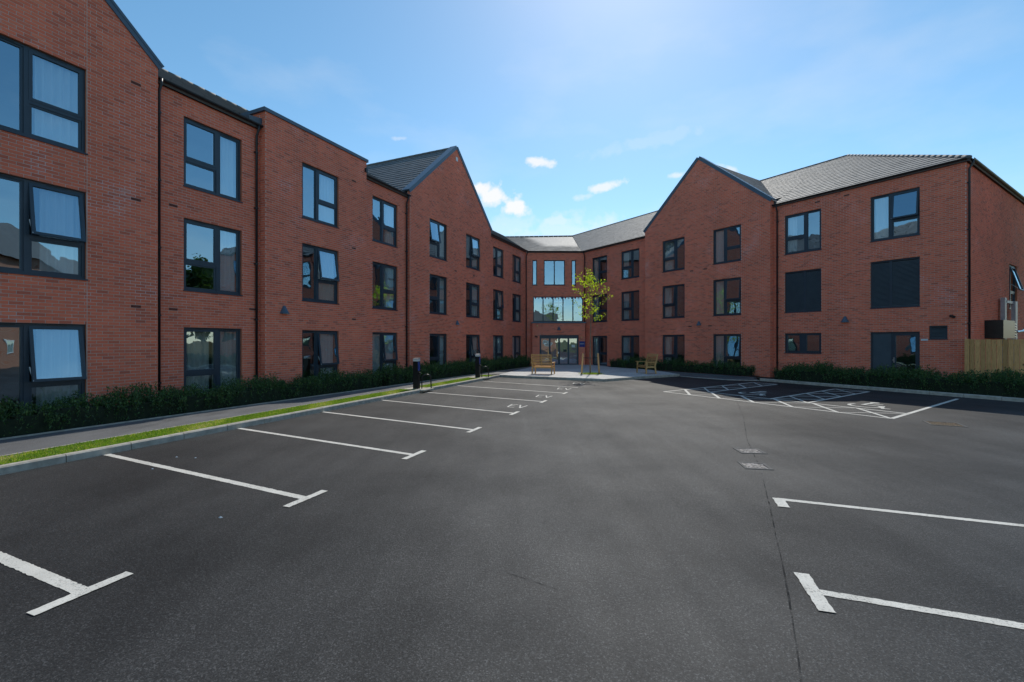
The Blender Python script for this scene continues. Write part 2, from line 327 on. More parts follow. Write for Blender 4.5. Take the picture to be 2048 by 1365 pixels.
# ------------------------------------------------------------------ setting: ground
def sheet(name, poly, z, m, kind='structure'):
    mb = MB(); vs = [(p[0],p[1], z if len(p) < 3 else p[2]) for p in poly]; mb.add(vs, [tuple(range(len(vs)))]); o = mb.build(name, m); tag(o, kind=kind); return o
ground = sheet('ground', [(-900,-900),(900,-900),(900,900),(-900,900)], -.03, 'field')
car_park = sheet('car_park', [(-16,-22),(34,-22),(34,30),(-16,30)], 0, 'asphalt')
kdir = Vector((math.sin(math.radians(20.7)), math.cos(math.radians(20.7)), 0)); kn = Vector((-kdir.y, kdir.x, 0))  # kn points to the building
K0 = Vector((-.64, 24.42, 0))                               # far end of the left kerb
def K(t, off, z=0): q = K0 - kdir*t + kn*off; return (q.x, q.y, z)
KL = 27.5
edge_s0, edge_s1 = -6.0, 29.2
# planting bed and footpath on the left
WB = 1.45                                                    # bed depth in front of the base wall plane
tag(sheet('planting_bed', [FL.p(edge_s0,WB,0)[:2], FL.p(31.6,WB,0)[:2], FL.p(31.6,-.3,0)[:2], FL.p(edge_s0,-.3,0)[:2]], .085, 'soil'), kind='structure')
path = sheet('footpath', [FL.p(edge_s0,WB+.05,0)[:2], K(KL,.93)[:2], K(0,.93)[:2], (-.55,25.2), FL.p(32.2,WB+.05,0)[:2]], .10, 'path_asphalt')
def edging(name, a, b, w, z0, z1, m='kerb_concrete', n=1, parent=None):
    a, b = Vector(a), Vector(b); d = (b-a); d.z = 0; L = d.length; d.normalize(); q = Vector((-d.y,d.x,0))*w
    mb = MB(); pts = [a, b, b+q, a+q]; mb.prism([(p.x,p.y) for p in pts], z0, z1); return mb.build(name, m, parent)
e1 = edging('path_edging', FL.p(31.5,WB,0), FL.p(edge_s0,WB,0), -.05, -.02, .118); tag(e1, kind='structure')
e2 = edging('path_edging', K(0,.88), K(KL,.88), -.05, -.02, .118); tag(e2, kind='structure')
grass_bed = sheet('verge_soil', [K(KL,.1)[:2], K(0,.1)[:2], K(0,.88)[:2], K(KL,.88)[:2]], .10, 'grass_soil')
# kerbs: each stone is a piece of its own
def kerb_run(name, pts, height=.125, width=.125, stone=.915, parent_kind='structure', lows=None):
    root = empty(name, (pts[0][0], pts[0][1], 0)); tag(root, kind=parent_kind); meshes = {}
    for i in range(len(pts)-1):
        a, b = Vector((*pts[i][:2],0)), Vector((*pts[i+1][:2],0)); L = (b-a).length; d = (b-a)/L; n = max(1, round(L/stone)); l = L/n
        key = (round(l,3), height)
        for k in range(n):
            if key not in meshes:
                mb = MB(); w, h, c, g = width, height, .022, .005
                prof = [(0,-.08),(w,-.08),(w,h),(c,h),(.004,h-c)]     # x=0 faces the road
                vs = [(g+.003, p[0], p[1]) for p in prof] + [(l-g, p[0], p[1]) for p in prof]; m_ = len(prof)
                mb.add(vs, [tuple(range(m_))[::-1], tuple(range(m_,2*m_))]+[(j,(j+1)%m_,m_+(j+1)%m_,m_+j) for j in range(m_)][::1])
                o = mb.build('kerb_stone', 'kerb_concrete', root); meshes[key] = o.data
                bm_flip(o.data)
            else:
                o = bpy.data.objects.new('kerb_stone', meshes[key]); COL.objects.link(o); o.parent = root
            p = a + d*(l*k) - Vector((pts[0][0],pts[0][1],0)); o.location = (p.x, p.y, random.uniform(-.002,.003)); o.rotation_euler = (0,0,math.atan2(d.y,d.x))
    return root
import bmesh
def bm_flip(me):
    bm = bmesh.new(); bm.from_mesh(me); bmesh.ops.recalc_face_normals(bm, faces=bm.faces); bm.to_mesh(me); bm.free()
kerb_run('verge_kerb', [K(KL,0), K(0,0)])
PL = [K(0,0)[:2], (.16,23.85), (4.40,21.68), (6.76,23.40), (9.20,24.95)]
kerb_run('plaza_kerb', PL)
RK0, RK1 = Vector((12.05,22.15,0)), Vector((20.3,6.7,0))
kerb_run('bed_kerb', [tuple(RK0), tuple(RK1)][::1], .12)
kerb_run('flush_kerb', [(9.20,24.95),(9.70,24.0),(10.70,22.55),(12.05,22.15)], .022, .10, .6)
# plaza and the path in front of the right wing
plaza = sheet('plaza', [(-.70,24.55),(.20,23.97),(4.40,21.82),(6.72,23.53),(9.15,25.08),(9.05,27.0),(8.7,29.0),(6.2,34.9),(1.2,34.9),FL.p(32.0,1.4,0)[:2],FL.p(30.5,WB+.1,0)[:2],(-.62,25.2)], .118, 'plaza_paving')
rdir = (RK1-RK0).normalized()
path_r = sheet('footpath', [(9.18,25.05,.024),(9.74,24.07,.022),(10.74,22.63,.022),(12.03,22.28,.022),(*FR.p(-12.6,1.0,0)[:2],.10),(*FR.p(-23.4,1.0,0)[:2],.11),(8.0,32.8,.112),(6.2,34.9,.112),(8.72,29.05,.112),(9.09,27.0,.11)], .1, 'path_asphalt')
bed_r = sheet('planting_bed', [(12.15,22.2),(RK1.x+.1,RK1.y+.05),(24.4,8.8),FR.p(-5,-.2,0)[:2],FR.p(-12.9,-.2,0)[:2],FR.p(-12.9,1.0,0)[:2]], .085, 'soil')
bed_r2 = sheet('planting_bed', [FR.p(-23.4,.98,0)[:2],FR.p(-12.75,.98,0)[:2],FR.p(-12.75,-.35,0)[:2],FR.p(-23.4,-.35,0)[:2]], .125, 'soil')

# road markings (parts of the car park)
def strip(name, a, b, w, z=.004):
    a, b = Vector((*a,0)), Vector((*b,0)); d = (b-a).normalized(); q = Vector((-d.y,d.x,0))*(w/2)
    mb = MB(); near = min(a.length, b.length) < 9; n = max(1, int((b-a).length/(.03 if near else .3))); am = .05 if near else .03; e = [(1+random.gauss(0,am), 1+random.gauss(0,am)) for _ in range(n+1)]
    for i in range(n):                     # slightly ragged edges
        p0 = a+(b-a)*(i/n); p1 = a+(b-a)*((i+1)/n)
        mb.quad(*[(v.x,v.y,z) for v in (p0-q*e[i][0], p1-q*e[i+1][0], p1+q*e[i+1][1], p0+q*e[i][1])])
    return mb.build(name, 'road_paint', car_park)
Tp = [(-3.30,3.51),(-2.53,5.60),(-1.66,7.74),(-.82,9.92),(.07,12.2),(1.01,14.55),(1.97,16.9)]
Lp = [(-7.9,5.55),(-6.95,7.79),(-6.10,10.12),(-5.18,12.45),(-4.24,14.90),(-3.34,17.26),(-2.36,19.75)]
for i,(t,l) in enumerate(zip(Tp,Lp)):
    t, l = Vector(t), Vector(l); strip('parking_line', l[:], (t+(l-t).normalized()*.05)[:], .10)
    d = Vector((kdir.x,kdir.y)).normalized(); strip('line_end_bar', (t-d*.31)[:], (t+d*.31)[:], .10, .008)
strip('parking_line', (-1.42,22.0), (2.75,18.95), .10)
# right-hand bays
ld = Vector((2.17,-.83)).normalized(); bd = Vector((.30,1)).normalized()
strip('parking_line', (3.26,5.58), (Vector((3.26,5.58))+ld*4.9)[:], .085); strip('line_end_bar', (3.27,5.60), (3.17,5.30), .12, .008)
strip('parking_line', (2.38,3.51), (Vector((2.38,3.51))+ld*4.9)[:], .085); strip('line_end_bar', (2.41,3.79), (2.25,3.25), .11, .008)
strip('parking_line', (1.50,1.2), (6.1,-.55), .085); strip('line_end_bar', (1.58,1.48), (1.42,.95), .11, .008)
# EV lettering
def glyph_strokes(o, r, u, strokes, w, z=.005, name='letter'):
    mb = MB()
    for k,(a,b) in enumerate(strokes):
        pa = Vector(o)+r*a[0]+u*a[1]; pb = Vector(o)+r*b[0]+u*b[1]; d = (pb-pa).normalized(); q = Vector((-d.y,d.x))*(w/2); zz = z+k*.0004
        mb.quad((*(pa-q-d*w*.3),zz),(*(pb-q+d*w*.3),zz),(*(pb+q+d*w*.3),zz),(*(pa+q-d*w*.3),zz))
    return mb.build(name, 'road_paint', car_park)
er = Vector((.84,-.54)).normalized(); eu = Vector((.24,.97)).normalized()
for ox, oy in [(-.13,13.38),(.83,15.78),(1.82,18.3),(2.75,20.55)]:
    o = Vector((ox,oy))
    glyph_strokes(o, er, eu, [((0,0),(0,.56)),((0,0),(.21,0)),((0,.28),(.18,.28)),((0,.56),(.21,.56))], .046)
    glyph_strokes(o, er, eu, [((.30,.56),(.42,0)),((.42,0),(.54,.56))], .046)
# hatched wheelchair bays
HO = Vector((9.47,11.36)); he = Vector((.815,.58)).normalized(); hq = Vector((-.5216,.853)).normalized()
def H(e, q): return (HO+he*e+hq*q)[:]
strip('bay_line', H(0,0), H(6.7,0), .10, .004)
strip('bay_line', H(0,0), H(0,7.05), .09, .0044); strip('bay_line', H(1.35,0), H(1.35,2.5), .09, .0044); strip('bay_line', H(1.35,3.65), H(1.35,5.95), .09, .0044)
for q in (2.5,3.65,5.95,7.05): strip('bay_line', H(1.35 if q in (2.5,5.95) else 1.35,q), H(6.75,q), .09, .0048)
strip('bay_line', H(1.35,2.5), H(1.35,3.65), .09, .0044); strip('bay_line', H(1.35,7.05), H(0,7.05), .09, .0052)
strip('bay_line', H(6.75,2.5), H(6.75,3.65), .09, .0052); strip('bay_line', H(6.75,5.95), H(6.75,7.05), .09, .0052)
for k in range(6):
    q0, q1 = k*1.175, (k+1)*1.175; strip('hatch_line', H(0,q0), H(1.35,q1), .09, .0056); strip('hatch_line', H(1.35,q0), H(0,q1), .06, .006)
for qa, qb in ((2.5,3.65),(5.95,7.05)):
    for k in range(4):
        a0, a1 = 1.35+k*1.35, 1.35+(k+1)*1.35; strip('hatch_line', H(a0,qa), H(a1,qb), .07, .0056); strip('hatch_line', H(a1,qa), H(a0,qb), .09, .006)
def wheelchair(e, q, s):
    r, u = -hq, he; o = HO+he*e+hq*q
    arc = [(s*.33*math.cos(t), s*.33*math.sin(t)) for t in [math.radians(x) for x in range(150, 391, 15)]]
    st = list(zip(arc[:-1], arc[1:])) + [((-s*.10,s*.12),(-s*.06,s*.62)),((-s*.07,s*.44),(s*.2,s*.44)),((-s*.10,s*.12),(s*.24,s*.12)),((s*.24,s*.12),(s*.42,-s*.28)),((s*.42,-s*.28),(s*.52,-s*.24))]
    g = glyph_strokes(o, r, u, st, .075*s, .005, 'wheelchair_symbol')
    mb = MB(); c = o + r*(-s*.05) + u*(s*.78); mb.add([(c.x+.10*s*math.cos(t*.5236), c.y+.10*s*math.sin(t*.5236), .005) for t in range(12)], [tuple(range(12))]); mb.build('wheelchair_symbol', 'road_paint', car_park)
wheelchair(2.15, 1.2, 1.25); wheelchair(2.3, 4.8, 1.25)
# tar seam running through the manholes
sp = [(7.19,14.55),(5.9,11.6),(4.6,8.9),(4.1,7.7),(3.70,6.75),(2.83,4.94),(2.08,3.41),(1.6,2.5),(1.0,1.2)]
mb = MB()
pts = []
for i in range(len(sp)-1):
    for k in range(8): t = k/8; pts.append((sp[i][0]*(1-t)+sp[i+1][0]*t+random.uniform(-.004,.004), sp[i][1]*(1-t)+sp[i+1][1]*t))
for i in range(len(pts)-1):
    w0 = .007+.002*math.sin(i*.7); mb.quad((pts[i][0]-w0,pts[i][1],.003),(pts[i][0]+w0,pts[i][1],.003),(pts[i+1][0]+w0,pts[i+1][1],.003),(pts[i+1][0]-w0,pts[i+1][1],.003))
mb.build('tar_seam', 'tar_seam', car_park)
for sp in ([(-.21,3.90),(.1,3.72),(.41,3.51)],):
    mb = MB()
    for i in range(len(sp)-1):
        for k in range(10):
            (x0,y0),(x1,y1) = [(sp[i][0]*(1-t)+sp[i+1][0]*t, sp[i][1]*(1-t)+sp[i+1][1]*t) for t in (k/10,(k+1)/10)]; w0 = .004
            mb.quad((x0-w0,y0-w0,.0035),(x0+w0,y0+w0,.0035),(x1+w0,y1+w0,.0035),(x1-w0,y1-w0,.0035))
    mb.build('tar_seam', 'tar_seam', car_park)
strip2 = MB()
# manhole covers
def cover(c, ang, w, d, m, label):
    root = empty('manhole_cover', (*c,0), math.radians(ang)); tag(root, label, 'manhole cover', 'manhole covers in the tarmac')
    f = MB()
    for (x0,x1,y0,y1) in ((-w/2-.05,w/2+.05,-d/2-.05,-d/2-.004),(-w/2-.05,w/2+.05,d/2+.004,d/2+.05),(-w/2-.05,-w/2-.004,-d/2-.004,d/2+.004),(w/2+.004,w/2+.05,-d/2-.004,d/2+.004)): f.box(x0,x1,y0,y1,-.01,.008)
    f.build('frame', 'cover_frame', root); p = MB(); p.box(-w/2,w/2,-d/2,d/2,-.02,.003)
    nx, ny = 9, 7
    for i in range(nx):
        for j in range(ny):
            cx, cy = -w/2+w*(i+.5)/nx, -d/2+d*(j+.5)/ny; a, b = (w/nx*.38, d/ny*.13) if (i+j)%2 else (w/nx*.14, d/ny*.38)
            p.box(cx-a,cx+a,cy-b,cy+b,.003,.007)
    p.build('plate', m, root)
cover((4.19,8.02), -6, .33, .29, 'cover_iron', 'grey iron manhole cover, farther of the two set close together on the dark seam')
cover((3.77,7.06), -10, .30, .30, 'cover_iron', 'grey iron manhole cover, nearer of the two set close together on the dark seam')
cover((10.1,10.63), -28, .55, .50, 'cover_brass', 'rust-brown manhole cover alone on the tarmac in front of the wheelchair bays')
# small pale stones lying on the tarmac
for i,(x,y) in enumerate([(-5.6,7.6),(-5.25,7.55),(-5.45,6.9),(-3.2,5.0),(4.9,4.2)]):
    mb = MB(); r = .012+.006*random.random(); mb.add([(x-r*1.6,y,.001),(x,y-r,.001),(x+r*1.4,y+r*.2,.001),(x+.2*r,y+r,.001),(x,y,r)], [(0,1,4),(1,2,4),(2,3,4),(3,0,4),(3,2,1,0)])
    tag(mb.build('stone_chip','white_plastic'), ['small white chip on the tarmac left of centre, farthest left by the kerb','small white chip on the tarmac beside another, second from the left kerb','small white chip on the dark tarmac just right of the second left bay line','small white chip alone on the dark tarmac near the second line end','small white chip between the two right-hand bay lines'][i], 'chip', 'white chips on the tarmac')

# ------------------------------------------------------------------ the building
home = empty('care_home', FL.p(20,-3,0)); home_loc = Vector(home.location)
tag(home, 'three-storey red brick care home with gables and grey windows around the car park', 'building')
def part(mb, name, m, parent=None, smooth=False):
    o = mb.build(name, m, None, smooth); attach(o, parent); return o
def attach(o, parent=None):
    o.parent = parent or home
    o.location = -home_loc if o.parent is home else (0,0,0)
CH = .075
BR_V, BR_R = [], []            # shared brick store per wall
def wall(frame, s0, s1, z1, openings=(), gable=None, single=None, breaks=(), z0=0.0, thick=.10, name='wall'):
    """mortar backing with openings and reveals; bricks proud of it in running bond"""
    F = frame; mb = MB()
    ss = sorted({s0, s1, *[o[0] for o in openings], *[o[1] for o in openings]}); zs = sorted({z0, z1, *[o[2] for o in openings], *[o[3] for o in openings]})
    ss = [s for s in ss if s0 <= s <= s1]; zs = [z for z in zs if z0 <= z <= z1]
    for i in range(len(ss)-1):
        for j in range(len(zs)-1):
            cs, cz = (ss[i]+ss[i+1])/2, (zs[j]+zs[j+1])/2
            if any(o[0] < cs < o[1] and o[2] < cz < o[3] for o in openings): continue
            mb.quad(F.p(ss[i],0,zs[j]),F.p(ss[i+1],0,zs[j]),F.p(ss[i+1],0,zs[j+1]),F.p(ss[i],0,zs[j+1]))
            mb.quad(F.p(ss[i+1],-.3,zs[j]),F.p(ss[i],-.3,zs[j]),F.p(ss[i],-.3,zs[j+1]),F.p(ss[i+1],-.3,zs[j+1]), 1)
    if gable:
        mb.add([F.p(s0,0,z1),F.p(s1,0,z1),F.p(gable[0],0,gable[1])], [(0,1,2)])
        mb.add([F.p(s0,-.3,z1),F.p(s1,-.3,z1),F.p(gable[0],-.3,gable[1])], [(2,1,0)])
    for a,b,c,d in [o[:4] for o in openings]:
        e = .007
        for q in ([(a,e,c),(a,-.3,c),(a,-.3,d),(a,e,d)], [(b,-.3,c),(b,e,c),(b,e,d),(b,-.3,d)], [(a,e,d),(a,-.3,d),(b,-.3,d),(b,e,d)], [(a,-.3,c),(a,e,c),(b,e,c),(b,-.3,c)]):
            mb.quad(*[F.p(*t) for t in q], 1)
    w = part(mb, name, ['mortar','brick_reveal'])
    zmax = gable[1] if gable else z1; rects = []
    for k in range(int(z0/CH+.5), int(zmax/CH)+1):
        za, zb = k*CH+.005, k*CH+.070
        if zb > zmax: break
        l, r = s0, s1
        if zb > z1+.001:
            if not gable: break
            t = (zb-z1)/(gable[1]-z1); l = s0+(gable[0]-s0)*t; r = s1+(gable[0]-s1)*t
        spans = [(l, r)]
        cuts = [(o[0],o[1]) for o in openings if o[2] < zb-.02 and o[3] > za+.02] + [(x-.006,x+.006) for x in breaks]
        for a,b in cuts:
            ns_ = []
            for p,q in spans:
                if b <= p or a >= q: ns_.append((p,q)); continue
                if a > p: ns_.append((p,a))
                if b < q: ns_.append((b,q))
            spans = ns_
        off = .1125 if k % 2 else 0
        for p,q in spans:
            i = math.floor((p-off)/.225)
            while True:
                a = max(p, i*.225+off); b = min(q, i*.225+off+.215); i += 1
                if a >= q: break
                if b-a > .03: rects.append((a,b,za,zb))
    rects = np.array(rects); picked = None
    if single:
        cand = [i for i in range(len(rects)) if rects[i][1]-rects[i][0] > .214 and rects[i][0] > 4.25 and rects[i][2] > 1.0]
        cp = Vector((0,0,1.94)); cand.sort(key=lambda i: (Vector(F.p(rects[i][0],0,rects[i][2]))-cp).length); picked = cand[:single]
        me = None; rot = math.atan2(F.S.y, F.S.x)
        for i in picked:
            a,b,za,zb = rects[i]
            if me is None:
                bb = MB(); c = .003; L, Hh, dd = .1075, .0325, .007
                bb.add([(-L,0,-Hh),(L,0,-Hh),(L,0,Hh),(-L,0,Hh),(-L+c,-dd,-Hh+c),(L-c,-dd,-Hh+c),(L-c,-dd,Hh-c),(-L+c,-dd,Hh-c)], [(4,5,6,7),(0,1,5,4),(1,2,6,5),(2,3,7,6),(3,0,4,7)])
                o = bb.build('brick','brick_single', w); me = o.data
            else: o = bpy.data.objects.new('brick', me); COL.objects.link(o); o.parent = w
            o.location = F.p((a+b)/2, 0, (za+zb)/2); o.rotation_euler = (0,0,rot)
        keep = np.ones(len(rects), bool); keep[picked] = False; rects = rects[keep]
    n = len(rects); S = np.array(F.S); Nn = np.array(F.N); base = -Nn*F.D
    dd = .0065 + RNG.uniform(-.0012,.0012,n)
    def P(s, d, z): return base + s[:,None]*S + d[:,None]*Nn + np.stack([np.zeros(n),np.zeros(n),z],1)
    a,b,za,zb = rects.T; zero = np.zeros(n)
    back = [P(a,zero,za),P(b,zero,za),P(b,zero,zb),P(a,zero,zb)]; c = .003; fr = [P(a+c,dd,za+c),P(b-c,dd,za+c),P(b-c,dd,zb-c),P(a+c,dd,zb-c)]
    V = np.concatenate([np.stack(q,1) for q in ([fr[0],fr[1],fr[2],fr[3]],[back[0],back[1],fr[1],fr[0]],[back[1],back[2],fr[2],fr[1]],[back[2],back[3],fr[3],fr[2]],[back[3],back[0],fr[0],fr[3]])])
    r = RNG.random(n); o = quads_obj('brickwork', V, 'brick', w, np.tile(r,5)); tag(o, kind='stuff')
    return w

# ---- windows
HEAD = (2.325, 5.40, 8.25); SILL = (.10, 3.375, 6.30)
def bar(mb, F, s0,s1,z0,z1,d0,d1): mb.box(s0,s1,d0,d1,z0,z1, fn=lambda s,d,z: F.p(s,d,z))
def ring(mb, F, s0,s1,z0,z1,w,d0,d1):
    bar(mb,F,s0,s0+w,z0,z1,d0,d1); bar(mb,F,s1-w,s1,z0,z1,d0,d1); bar(mb,F,s0+w,s1-w,z1-w,z1,d0,d1); bar(mb,F,s0+w,s1-w,z0,z0+w,d0,d1)
def pane(F, s0,s1,z0,z1,d,parent, fn=None, name='pane', m='window_glass'):
    mb = MB(); fn = fn or F.p
    mb.box(s0,s1,d-.006,d,z0,z1, fn=lambda s,d_,z: fn(s,d_,z)) if m != 'window_glass' else mb.quad(fn(s0,d,z0),fn(s1,d,z0),fn(s1,d,z1),fn(s0,d,z1))
    return part(mb, name, m, parent)
def window(F, s0,s1,z0,z1, split='R', ang=0, wide=.58, transom=None, name='window', solid=False, vents=True, sillp=True):
    """split: which light carries the transom; ang: how far its top-hung sash stands open (degrees)"""
    d0, d1 = -.135, -.055; w = .058
    mb = MB(); ring(mb, F, s0,s1,z0,z1,w,d0,d1)
    sm = s0+(s1-s0)*(1-wide) if split == 'R' else s0+(s1-s0)*wide
    zt = transom if transom else z0+(z1-z0)*.40
    bar(mb,F,sm-.045,sm+.045,z0+w,z1-w,d0,d1-.002)
    cols = [(s0+w, sm-.045), (sm+.045, s1-w)]; k = 1 if split == 'R' else 0
    a,b = cols[k]; bar(mb,F,a,b,zt-.045,zt+.045,d0,d1-.004)
    fixed = [cols[1-k] + (z0+w, z1-w), (a,b,z0+w,zt-.045)]
    for (p,q,r,t) in fixed: ring(mb, F, p+.002,q-.002,r+.002,t-.002,.040,d0+.01,d1-.018)
    o = part(mb, name, 'frame_grey')
    for (p,q,r,t) in fixed: pane(F, p+.04,q-.04,r+.04,t-.04, -.10, o)
    # sash
    zh = z1-w; th = math.radians(ang*.68)
    def tilt(s, d, z):
        dz = zh-z; dd = d-(d1+.004); return F.p(s, (d1+.004) + dd*math.cos(th) + dz*math.sin(th), zh - dz*math.cos(th) + dd*math.sin(th))
    sb = MB(); c0_, c1_, z0_ = a-.012, b+.012, zt+.030
    for (p,q,r,t) in ((c0_,c0_+.062,z0_,zh),(c1_-.062,c1_,z0_,zh),(c0_+.062,c1_-.062,zh-.062,zh),(c0_+.062,c1_-.062,z0_,z0_+.062)): sb.box(p,q,d1-.045,d1+.004,r,t, fn=tilt)
    sh = part(sb, 'sash', 'frame_grey', o)
    pane(F, c0_+.062,c1_-.062,z0_+.062,zh-.062,-.085,o, tilt)
    if ang > 3:
        st = MB(); x = c0_+.03
        p0, p1 = Vector(F.p(x-.018,d1+.01,zt+.36)), Vector(tilt(x-.018,d1,z0_+.02)); st.tube([p0,p1], .011, 6); st.build
        part(st, 'stay', 'white_plastic', o)
    if vents:
        for (p,q) in cols: vb = MB(); c = (p+q)/2; bar(vb,F,c-.17,c+.17,z1-.046,z1-.026,d1-.002,d1+.010); part(vb, 'trickle_vent', 'pipe_black', o)
    if sillp:
        sl_ = MB(); bar(sl_,F,s0-.02,s1+.02,z0-.030,z0-.002,-.13,.035); part(sl_, 'sill', 'frame_grey', o)
    return o
def curtains(F, s0,s1,z0,z1, label, sides='R', full=.36, group='curtains behind the windows'):
    """pleated cloth hanging just inside the glass"""
    mb = MB(); W = s1-s0
    for sd_ in sides:
        a, b = (s1-.05-W*full, s1-.05) if sd_ == 'R' else (s0+.05, s0+.05+W*full)
        n = 34; ph = random.uniform(0,6); row = []
        for i in range(n+1):
            t = i/n; s = a+(b-a)*t; d = -.205 + .04*math.sin(ph+t*W*full*42) + .012*math.sin(t*31+ph); row.append((s,d))
        top, bot = z1-.02, z0-.05 if z0 > 1 else z0+.02
        bi = len(mb.v)
        for (s,d) in row: mb.v.append(F.p(s,d,bot)); mb.v.append(F.p(s,d,top))
        for i in range(n): mb.f.append((bi+2*i,bi+2*i+2,bi+2*i+3,bi+2*i+1)); mb.mi.append(0)
    o = mb.build('curtain','curtain_cloth', None, True); tag(o, label, 'curtain', group); return o
FLOORN = ('ground-floor','first-floor','top-floor')

S1, S3, S5, R2 = FL.at(13.40), FL.at(13.35), FL.at(13.50), FR.at(23.80)
def ops(cols, floors=(0,1,2)): return [(a,b,SILL[f],HEAD[f]) for (a,b) in cols for f in floors]
W1, W2, W3, W4, W5A, W5B, W6C, W6D = (3.84,5.54),(7.80,9.50),(11.52,13.20),(15.43,17.10),(19.48,21.13),(23.18,24.88),(26.99,28.60),(30.10,31.70)
W1b = (-.44,1.26)
wall(S1, -1.9, 7.02, 9.15, ops([W1,W1b]), (2.56,13.15), single=300, breaks=(5.555,))
wall(FL, 7.02, 10.10, EAVES-.09, ops([W2]))
wall(S3, 10.10, 14.73, 9.375, ops([W3]))
wall(FL, 14.73, 17.86, EAVES-.09, ops([W4]))
wall(S5, 17.86, 26.38, 9.15, ops([W5A,W5B]), (22.12,12.85))
wall(FL, 26.38, 32.75, EAVES-.09, ops([W6C,W6D]))
# returns of the projecting bays
def retwall(F, Fb, s, z1, near=True, z0=0):
    """return face at s between frame Fb (behind) and F (front); near: faces towards -s"""
    G = Frame(-F.S.x, -F.S.y, 0) if near else Frame(F.S.x, F.S.y, 0)
    pa, pb = Vector(F.p(s,0,0)), Vector(Fb.p(s,0,0)); G.D = -G.N.dot(pa); a, b = sorted((G.S.dot(pa), G.S.dot(pb)))
    return wall(G, a, b, z1, z0=z0)
retwall(S3, FL.at(13.65), 10.10, 9.375); retwall(S5, FL, 17.86, 9.15); retwall(S1, FL, 7.02, 9.15, False); retwall(S3, FL.at(16.2), 14.73, 9.375, False); retwall(S5, FL, 26.38, 9.15, False)
# upper return of the parapet bay above the eaves
G = Frame(-FL.S.x, -FL.S.y, 0); pa, pb = Vector(FL.p(10.10,0,0)), Vector(FL.p(10.10,-2.4,0)); G.D = -G.N.dot(pa)+.001; a_, b_ = sorted((G.S.dot(pa),G.S.dot(pb))); wall(G, a_, b_, 9.375, z0=8.85)
# right wing
R1A, R1B, R2A, R2B, R3A, R3B = (-25.66,-24.10),(-22.72,-21.08),(-18.90,-17.28),(-15.40,-13.76),(-11.68,-10.03),(-8.09,-6.42)
wall(FR, -26.65, -20.30, EAVES-.09, ops([R1A,R1B]))
wall(R2, -20.30, -12.23, 9.15, ops([R2A,R2B]), (-16.33,12.65))
DOOR = (R3B[0],R3B[1],.10,2.325)
wall(FR, -12.23, -5.05, EAVES-.09, ops([R3A,R3B],(1,2))+[(R3A[0],R3A[1],1.35,2.325), DOOR, (-6.13,-5.58,2.025,2.55)])
retwall(R2, FR, -20.30, 9.15); retwall(R2, FR, -12.23, 9.15, False)
wall(FE, fe0, fe0+12.4, EAVES-.09, [(fe0+6.93,fe0+8.55,3.45,5.55)])
# centre
CW = [(c0+.46,c0+.82,6.30,8.25),(c0+1.36,c0+3.00,6.30,8.25),(c0+3.52,c0+3.86,6.30,8.25),(c0+.52,c0+4.42,3.45,5.40)]
wall(FC, c0, c1, EAVES-.09, CW)
FP = FC.at(FC.D-.6)
wall(FP, c0+.42, c0+4.48, 3.30, [(c0+.98,c0+3.98,.12,2.40)])
retwall(FP, FC, c0+.42, 3.30); retwall(FP, FC, c0+4.48, 3.30, False)
mb = MB(); mb.box(c0+.36,c0+4.54,-.02,.66,3.30,3.40, fn=FC.p); part(mb, 'porch_roof', 'coping_grey')

# windows of the left wing:  frame, span, split, open angles per floor
left = [(S1,W1,'R',(13,12,0),'near gable at the left edge'),(S1,W1b,'L',(0,0,0),None),(FL,W2,'L',(0,0,0),'bay beside the near gable'),(S3,W3,'R',(11,12,0),'flat-topped bay'),
        (FL,W4,'R',(9,0,0),'narrow bay between flat-topped bay and far gable'),(S5,W5A,'L',(0,0,12),'near side of the far left gable'),(S5,W5B,'R',(9,0,8),'far side of the far left gable'),
        (FL,W6C,'R',(0,8,0),'nearer column past the far left gable'),(FL,W6D,'R',(0,0,0),'corner column left of the entrance')]
for F,(a,b),sp_,angs,where in left:
    for f in range(3):
        window(F, a,b,SILL[f],HEAD[f],sp_,angs[f], transom=None if f else 1.02)
        if where: curtains(F, a,b,SILL[f],HEAD[f], f'pale curtain in the {FLOORN[f]} window, {where}', 'R' if (f or F is not FL) else 'LR', random.uniform(.32,.46), 'curtains of the left wing')
right = [(FR,R1A,'R',(0,0,0),'column right of the entrance'),(FR,R1B,'L',(0,0,0),'column left of the right gable'),(R2,R2A,'L',(7,9,0),'left side of the right gable'),(R2,R2B,'R',(9,8,0),'right side of the right gable'),
         (FR,R3A,'L',(None,None,0),'left column of the end block'),(FR,R3B,'R',(None,None,10),'right column of the end block')]
for F,(a,b),sp_,angs,where in right:
    for f in range(3):
        if angs[f] is None: continue
        window(F, a,b,SILL[f],HEAD[f],sp_,angs[f], transom=None if f else 1.02)
        curtains(F, a,b,SILL[f],HEAD[f], f'pale curtain in the {FLOORN[f]} window, {where}', 'L', random.uniform(.26,.38), 'curtains of the right wing')
